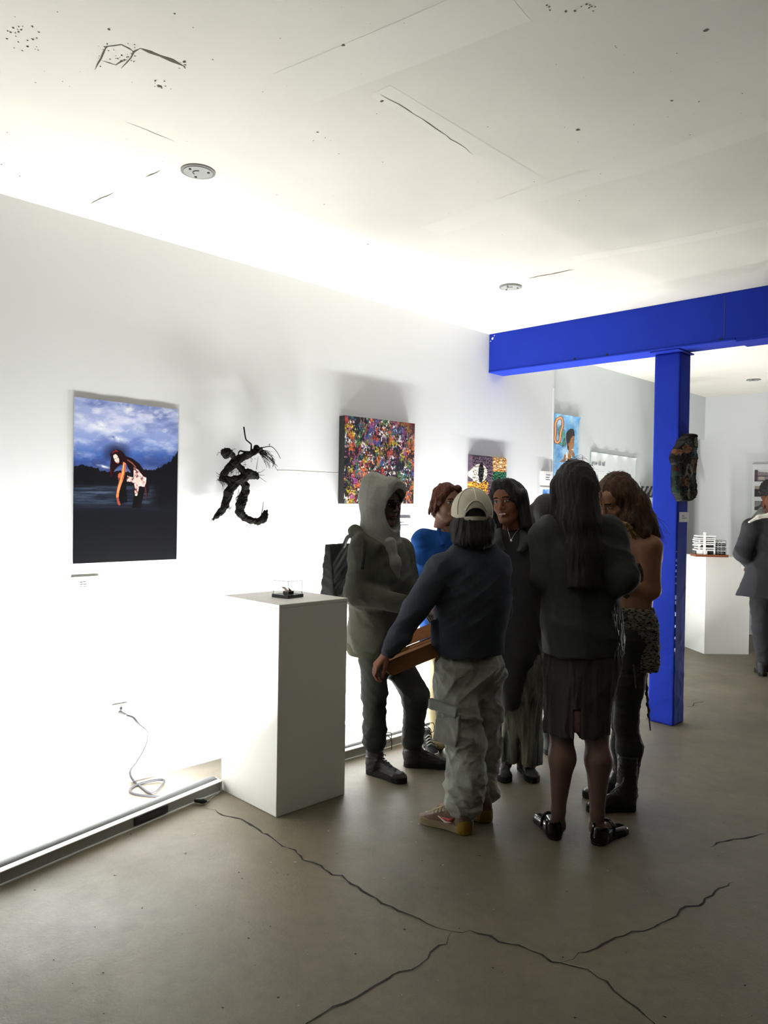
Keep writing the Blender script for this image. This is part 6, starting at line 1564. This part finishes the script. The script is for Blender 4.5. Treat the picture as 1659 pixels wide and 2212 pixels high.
body, HM, hc = make_body(t, J, SK7, F7 - RG * .0 + toC * .15 - Zv * .55, hands=hd, h=.006, r=dict(sh=.056, el=.046, wr=.028), torso=.93)
v = Vol(*bounds([J['chest'], J['waist']], .16), .0055); v.cap(J['waist'] + Zv * .02, at(1375, 1235, 4.03), .105, .125, .03, n=F7, q=1.3); v.cut_plane(at(1380, 1213, 4.03), (0, 0, -1)); v.folds(.004, .05, 3); build(v, 'strapless_top', mat('mottled_dark_knit', (88, 82, 76), rough=.9, bump=.6, bscale=60, rgb2=(40, 38, 38), vscale=26), t)
KN = bpy.data.materials.new('distressed_knit'); KN.use_nodes = True; nt = KN.node_tree; b = nt.nodes['Principled BSDF']; b.inputs['Roughness'].default_value = .95
tc = nt.nodes.new('ShaderNodeTexCoord'); mp = nt.nodes.new('ShaderNodeMapping'); mp.inputs['Scale'].default_value = (1, 1, 2.6); nn = nt.nodes.new('ShaderNodeTexNoise'); nn.inputs['Scale'].default_value = 55; nn.inputs['Detail'].default_value = 3
rp = nt.nodes.new('ShaderNodeValToRGB'); rp.color_ramp.elements[0].position = .42; rp.color_ramp.elements[1].position = .5; rp.color_ramp.elements[0].color = (*lin((20, 19, 18)), 1); rp.color_ramp.elements[1].color = (*lin((122, 117, 104)), 1)
bp = nt.nodes.new('ShaderNodeBump'); bp.inputs['Strength'].default_value = .9; bp.inputs['Distance'].default_value = .01
nt.links.new(tc.outputs['Object'], mp.inputs[0]); nt.links.new(mp.outputs[0], nn.inputs['Vector']); nt.links.new(nn.outputs['Fac'], rp.inputs[0]); nt.links.new(rp.outputs[0], b.inputs['Base Color']); nt.links.new(nn.outputs['Fac'], bp.inputs['Height']); nt.links.new(bp.outputs[0], b.inputs['Normal'])
v = Vol(*bounds([at(1366, 1310, 4.03), at(1366, 1440, 4.03)], .2), .006)
v.loft([(at(1364, 1308, 4.03), .14, .085), (at(1366, 1330, 4.03), .155, .098), (at(1367, 1380, 4.03), .165, .105), (at(1367, 1442, 4.02), .165, .102)], F7); v.folds(.006, .05, 5, (1, 1, 1.5)); build(v, 'knit_skirt', KN, t)
LEG = mat('black_legging', (52, 52, 53), rough=.7, bump=.2, bscale=150)
v = Vol(*bounds([J['hipL'], J['hipR'], at(1357, 1700, 3.93)], .13), .0065); v.cap(J['hipL'], J['hipR'], .1, .1, .03)
v.chain([(at(1368, 1400, 3.98), .095), (at(1358, 1480, 3.95), .078), (J['knL'], .060), (at(1360, 1615, 3.94), .066), (at(1357, 1690, 3.93), .048)], .03)
v.chain([(at(1358, 1400, 4.10), .09), (J['knR'], .058), (at(1346, 1610, 4.07), .062), (at(1348, 1680, 4.06), .046)], .03); v.folds(.004, .08, 5, (1, 1, 2)); build(v, 'leggings', LEG, t)
for h_, to in ((on_z(1373, 1750), on_z(1290, 1752)), (on_z(1362, 1722), on_z(1280, 1722))):
    sb, M_, hh, s_ = shoe(t, h_, to, (BB, BS), 'boot', 'boot', L=.26)
MB().tube(spline([at(1318, 1712, 3.84), at(1335, 1700, 3.84), at(1345, 1690, 3.85), at(1348, 1678, 3.86)], 5), .003, n=5).obj('boot_piping', mat('grey_piping', (110, 106, 100), rough=.6, bump=.1), t, smooth=True)
mb = MB(); r = np.random.RandomState(3)
P = spline([at(1394, 1420, 3.95), at(1396, 1480, 3.95), at(1400, 1530, 3.95), at(1405, 1578, 3.95)], 10)
mb.tube(P, np.linspace(.008, .0035, len(P)), n=6); mb.tube([p + RG * .006 * math.sin(i * 1.3) + FW * .006 * math.cos(i * 1.3) for i, p in enumerate(P[:26])], .005, n=5); mb.tube(spline([at(1368, 1435, 3.86), at(1371, 1460, 3.86), at(1373, 1488, 3.86)], 5), .004, n=5)
mb.obj('hanging_cords', mat('grey_yarn_cord', (96, 92, 84), rough=.95, bump=.5, bscale=200), t, smooth=True)
BRN = hairmat('long_brown_hair', (92, 66, 46), (50, 36, 28))
v = Vol(*bounds([hc, at(1425, 1165, 4.0)], .2), .005)
c_ = lambda *q: HM @ np.array(q) + hc
v.ell(c_(0, -.022, .035), (.094, .112, .104), .02, R=HM)
v.chain([(c_(0, -.05, .06), .09), (at(1368, 1095, 4.02), .085), (at(1390, 1135, 4.01), .072), (at(1412, 1162, 3.99), .038)], .04)
v.chain([(c_(-.02, -.07, .02), .06), (at(1360, 1125, 3.95), .05), (at(1392, 1150, 3.92), .035)], .03)
v.cap(c_(.078, .03, .03), c_(.085, .03, -.1), .022, .018, .02); v.cap(c_(-.08, -.0, .05), c_(-.085, -.04, -.08), .026, .026, .02)
v.ell(c_(0, .118, -.02), (.056, .078, .088), .01, R=HM, sub=True)
v.folds(.007, .05, 8, (1.3, 1.3, .35)); build(v, 'long_hair', BRN, t)
W = [(at(1362, 1045, 4.02), at(1400, 1130, 4.0)), (at(1385, 1090, 4.0), at(1425, 1160, 3.97)), (at(1390, 1110, 4.0), at(1432, 1168, 3.97)), (at(1370, 1120, 3.92), at(1415, 1165, 3.9)), (at(1315, 1033, 4.0), at(1350, 1036, 4.0))]
wisps(W, None, .0013, 150, 9, .014, .016).obj('hair_wisps', BRN, t, smooth=True, kind='stuff')
RUF = mat('golden_ruffle', (176, 134, 78), tone=.6, rough=.8, bump=.5, bscale=90)
v = Vol(*bounds([at(1345, 1130, 3.75), at(1376, 1170, 3.75)], .06), .0042); v.chain([(at(1346, 1127, 3.80), .010), (at(1352, 1134, 3.78), .014), (at(1362, 1143, 3.78), .014), (at(1368, 1155, 3.79), .015), (at(1374, 1166, 3.82), .008)], .01); v.folds(.008, .03, 3); build(v, 'ruffled_strap', RUF, t)

# ================= two visitors in the back room
F8 = hz(FW * .9 + RG * .3)
t = figure(on_z(1655, 1455), 'person in black jacket with white collar seen from behind at the right edge')
J = dict(F=F8, head=at(1669, 1094, 7.38), neck=at(1666, 1125, 7.3), chest=at(1664, 1150, 7.3), waist=at(1662, 1230, 7.3), pelvis=at(1660, 1280, 7.3),
         shL=at(1625, 1140, 7.3), shR=at(1705, 1140, 7.3), elL=at(1604, 1196, 7.25), elR=at(1725, 1196, 7.3), wrL=at(1630, 1225, 7.55), wrR=at(1700, 1225, 7.6),
         hipL=at(1643, 1290, 7.3), hipR=at(1678, 1290, 7.3), knL=at(1646, 1360, 7.25), knR=at(1680, 1360, 7.25), anL=at(1650, 1432, 7.2), anR=at(1684, 1432, 7.2), toeL=at(1640, 1440, 7.4), toeR=at(1690, 1440, 7.4))
SK8 = skinmat('skin_deep', (150, 92, 66))
hd = [hand_at(J['wrL'], FW, Zv, -1, .4), hand_at(J['wrR'], FW, Zv, 1, .4)]
make_body(t, J, SK8, F8, hands=hd, h=.012)
v = Vol(*bounds([J['elL'], J['elR'], J['wrL'], J['wrR'], J['neck'], at(1660, 1295, 7.3)], .2), .011)
v.loft([(at(1665, 1112, 7.3), .10, .08), (at(1664, 1125, 7.3), .18, .11), (at(1663, 1160, 7.3), .21, .14), (at(1661, 1215, 7.3), .20, .15), (at(1660, 1262, 7.3), .25, .18), (at(1659, 1290, 7.3), .29, .20)], F8)
v.cap(J['shL'], J['shR'], .08, .08, .05); sleeve(v, J['shL'], J['elL'], J['wrL'], .092, .082, .07); sleeve(v, J['shR'], J['elR'], J['wrR'], .092, .082, .07); v.folds(.01, .2, 4); build(v, 'jacket', COAT, t)
v = Vol(*bounds([at(1645, 1115, 7.25)], .25), .008); v.chain([(at(1618, 1128, 7.2), .010), (at(1638, 1117, 7.19), .018), (at(1662, 1113, 7.18), .022), (at(1690, 1117, 7.2), .018)], .02); build(v, 'white_collar', mat('cream_cloth', (232, 228, 214), tone=1, rough=.85, bump=.2), t)
v = Vol(*bounds([J['hipL'], J['hipR'], at(1650, 1440, 7.2), at(1684, 1440, 7.2)], .15), .01); v.cap(at(1652, 1275, 7.3), at(1670, 1275, 7.3), .14, .14, .05); v.chain([(J['hipL'], .105), (J['knL'], .088), (at(1651, 1438, 7.2), .07)], .03); v.chain([(J['hipR'], .105), (J['knR'], .088), (at(1684, 1438, 7.2), .07)], .03); v.folds(.01, .15, 5); build(v, 'trousers', COAT, t)
for u, v_ in ((1648, 1462), (1682, 1462)):
    h_ = on_z(u, v_); h_ = np.array([h_[0], h_[1], 0]); shoe(t, h_, h_ + F8 * .28, (BB, BS), 'sneaker', 'shoe', L=.28)

F9 = hz(FW * .8 + RG * .5)
o9 = 8.3
t = figure(at(1655, 1390, o9), 'person in grey hooded sweatshirt with dark curly hair, beyond the black-jacketed one')
J = dict(F=F9, head=at(1660, 1064, o9), neck=at(1660, 1103, o9), chest=at(1656, 1150, o9), waist=at(1656, 1215, o9), pelvis=at(1656, 1265, o9),
         shL=at(1622, 1138, o9), shR=at(1692, 1138, o9), elL=at(1618, 1188, o9), elR=at(1698, 1188, o9), wrL=at(1640, 1220, o9 + .2), wrR=at(1680, 1220, o9 + .2),
         hipL=at(1648, 1270, o9), hipR=at(1668, 1270, o9), knL=at(1652, 1335, o9), knR=at(1670, 1335, o9), anL=at(1655, 1400, o9), anR=at(1672, 1400, o9), toeL=at(1650, 1410, o9 + .2), toeR=at(1680, 1410, o9 + .2))
hd = [hand_at(J['wrL'], FW, Zv, -1, .4), hand_at(J['wrR'], FW, Zv, 1, .4)]
make_body(t, J, SK8, F9 - Zv * .1, hands=hd, h=.012)
GS = mat('grey_knit', (122, 124, 118), tone=.8, rough=.95, bump=.6, bscale=70, var=.12, vscale=40)
v = Vol(*bounds([J['elL'], J['elR'], J['wrL'], J['wrR'], J['neck'], at(1656, 1270, o9)], .18), .011)
v.loft([(at(1660, 1100, o9), .10, .09), (at(1659, 1120, o9), .16, .12), (at(1657, 1150, o9), .2, .14), (at(1656, 1215, o9), .19, .14), (at(1656, 1268, o9), .19, .14)], F9)
v.cap(J['shL'], J['shR'], .08, .08, .05); sleeve(v, J['shL'], J['elL'], J['wrL'], .088, .075, .06); sleeve(v, J['shR'], J['elR'], J['wrR'], .088, .075, .06)
v.chain([(at(1642, 1112, o9 - .08), .04), (at(1660, 1120, o9 - .14), .05), (at(1680, 1112, o9 - .08), .04)], .04); v.folds(.009, .2, 4); build(v, 'hooded_sweatshirt', GS, t)
v = Vol(*bounds([J['hipL'], J['hipR'], at(1655, 1405, o9), at(1672, 1405, o9)], .14), .011); v.chain([(J['hipL'], .10), (J['knL'], .075), (at(1655, 1403, o9), .06)], .03); v.chain([(J['hipR'], .10), (J['knR'], .075), (at(1672, 1403, o9), .06)], .03); build(v, 'trousers', TR1, t)
for u in (1654, 1674):
    h_ = at(u, 1400, o9 - .06); h_ = np.array([h_[0], h_[1], 0]); shoe(t, h_, h_ + F9 * .28, (SN, BS), 'sneaker', 'shoe', L=.28)
v = Vol((-.14, -.16, -.13), (.14, .13, .17), .005); v.ell((0, -.022, .035), (.090, .108, .104), .02); v.ell((0, .115, -.03), (.06, .075, .09), .01, sub=True); v.folds(.012, .03, 14); V, Q = v.mesh(); mesh_obj('curly_hair', to_world(V, frame(F9 - Zv * .1), J['head']), Q, BK, t)
# ------------------------------------------------------------------ root sculpture on the wall
TONE = 1.0
RT = mat('dark_bark_fibre', (20, 19, 17), rough=.95, bump=1.0, bscale=70, var=.2, vscale=20, bdist=.008)
rs = empty('root_sculpture', on_x(530, 1040, XW), 'black twisted root and branch sculpture fixed to the wall between poster and canvas', 'sculpture')
def rc(x, y, off=.05): return on_x(440 + x * 180 / 1475, 880 + y * 180 / 1475, XW + off)
k_ = 180 / 1475 * np.linalg.norm(on_x(530, 1040, XW + .05) - EYE) / 1645 * 1.08
lo, hi = bounds([rc(90, 330, .02), rc(1380, 330, .12), rc(90, 2090, .02), rc(1200, 2100, .12)], .04)
v = Vol(lo, hi, .0032)
def branch(pts, k=.012): v.chain([(rc(x, y, o), r * k_) for x, y, o, r in pts], k)
branch([(1010, 740, .10, 42), (880, 800, .11, 50), (760, 850, .11, 58), (640, 910, .10, 66), (560, 980, .09, 78), (460, 1060, .08, 66), (370, 1160, .07, 56), (330, 1250, .06, 52)])
branch([(330, 1255, .06, 50), (430, 1280, .07, 52), (560, 1275, .09, 60), (700, 1250, .10, 72), (800, 1200, .11, 78)])
branch([(800, 1160, .12, 74), (900, 1200, .12, 62), (940, 1230, .12, 44)]); branch([(590, 1000, .09, 40), (660, 1080, .10, 50), (740, 1180, .11, 60)])
branch([(560, 930, .09, 42), (500, 840, .10, 48), (430, 800, .11, 66), (360, 790, .11, 56)]); v.ell(rc(395, 800, .11), (.02, 82 * k_, 76 * k_), .012); v.ell(rc(395, 870, .11), (.02, 58 * k_, 42 * k_), .01)
v.ell(rc(940, 715, .11), (.02, 56 * k_, 50 * k_), .01)
branch([(600, 1310, .09, 66), (520, 1380, .08, 74), (440, 1500, .07, 72), (410, 1620, .06, 66), (380, 1740, .06, 62), (310, 1850, .05, 54), (230, 1920, .05, 40), (165, 1985, .05, 16)])
branch([(690, 1290, .09, 60), (740, 1390, .09, 62), (740, 1500, .08, 66), (690, 1620, .07, 74), (650, 1740, .07, 76), (640, 1850, .07, 70), (720, 1950, .07, 56), (830, 2000, .08, 50), (950, 2020, .09, 54), (1060, 1980, .09, 56), (1100, 1900, .09, 36), (1120, 1820, .09, 16)])
branch([(1040, 1980, .09, 44), (1060, 1880, .08, 26), (1080, 1815, .08, 14)])
v.folds(.006, .022, 4); build(v, 'woven_roots', RT, rs)
mb = MB(); r = np.random.RandomState(4)
def tw(pts, w): mb.tube(spline([rc(*q) for q in pts], 5), np.linspace(1, .5, (len(pts) - 1) * 5 + 1) * w * k_, n=5)
tw([(840, 780, .11), (842, 670, .11), (830, 640, .11), (755, 575, .11), (735, 520, .11), (710, 345, .12)], 14); mb.tube([rc(842, 780, .11), rc(840, 650, .11), rc(752, 575, .11), rc(735, 520, .11), rc(710, 345, .12)], 11 * k_, n=6)
tw([(820, 790, .11), (720, 785, .11), (650, 770, .11), (618, 810, .11), (625, 880, .11)], 17)
tw([(1030, 715, .11), (1120, 695, .10), (1210, 700, .09), (1290, 780, .08), (1360, 905, .06)], 9)
for k in range(46):
    a = (r.uniform(960, 1040), r.uniform(740, 820), .11); an = r.uniform(-.15, .95); L = r.uniform(120, 360)
    b = (a[0] + L * math.cos(an) * .8, a[1] + L * math.sin(an) + L * .15, .11 - r.uniform(0, .05)); m_ = ((a[0] + b[0]) / 2 + r.randn() * 18, (a[1] + b[1]) / 2 - 20 + r.randn() * 18, .1); tw([a, m_, b], r.uniform(2.5, 6))
for k in range(10): tw([(1180 + r.randn() * 30, 880 + r.randn() * 20, .09), (1240 + r.randn() * 12, 980, .08), (r.uniform(1200, 1320), r.uniform(1000, 1160), .07)], 4)
for a, b in [((940, 1165), (1085, 1095)), ((940, 1165), (990, 1135)), ((945, 1190), (1070, 1200)), ((945, 1190), (1110, 1320)), ((300, 1200), (215, 1145)), ((295, 1225), (230, 1215)), ((290, 1265), (240, 1265)), ((290, 1310), (225, 1305)), ((340, 1330), (340, 1455)), ((300, 800), (232, 857)), ((320, 735), (360, 760)), ((500, 785), (568, 742)), ((370, 705), (380, 740)), ((1005, 1960), (1058, 1670)), ((930, 1100), (965, 870)), ((1150, 700), (1172, 645)), ((1175, 645), (1140, 660))]:
    tw([(*a, .10), ((a[0] + b[0]) / 2 + r.randn() * 12, (a[1] + b[1]) / 2 + r.randn() * 12, .10), (*b, .09)], 8 if a[0] in (1005,) else 5)
for k in range(8): tw([(r.uniform(620, 690), r.uniform(1440, 1620), .09), (r.uniform(570, 640), 1600, .09), (r.uniform(580, 610), r.uniform(1640, 1720), .08)], 4)
for cx, cy, n_, s_ in [(330, 1300, 40, 60), (400, 1330, 20, 60), (165, 1990, 14, 30), (300, 1790, 14, 50), (440, 1780, 14, 40), (640, 1930, 20, 70), (850, 2040, 24, 90), (480, 1150, 14, 40), (700, 1000, 10, 60), (820, 900, 10, 60), (600, 1160, 14, 60)]:
    for j in range(n_):
        x, y = cx + r.randn() * s_ * .6, cy + r.randn() * s_ * .4; a = r.rand() * 6.28; L = r.uniform(25, 70); tw([(x, y, .08), (x + L * .5 * math.cos(a) + r.randn() * 8, y + L * .5 * math.sin(a), .085), (x + L * math.cos(a), y + L * math.sin(a) + 10, .08)], 2.6)
mb.obj('twigs', RT, rs, smooth=True, kind='stuff')
mb = MB()
for x, y in ((640, 960), (720, 1260), (640, 1800)): mb.tube([rc(x, y, .001), rc(x, y, .09)], .004, n=6)
mb.obj('wall_pins', RT, rs)
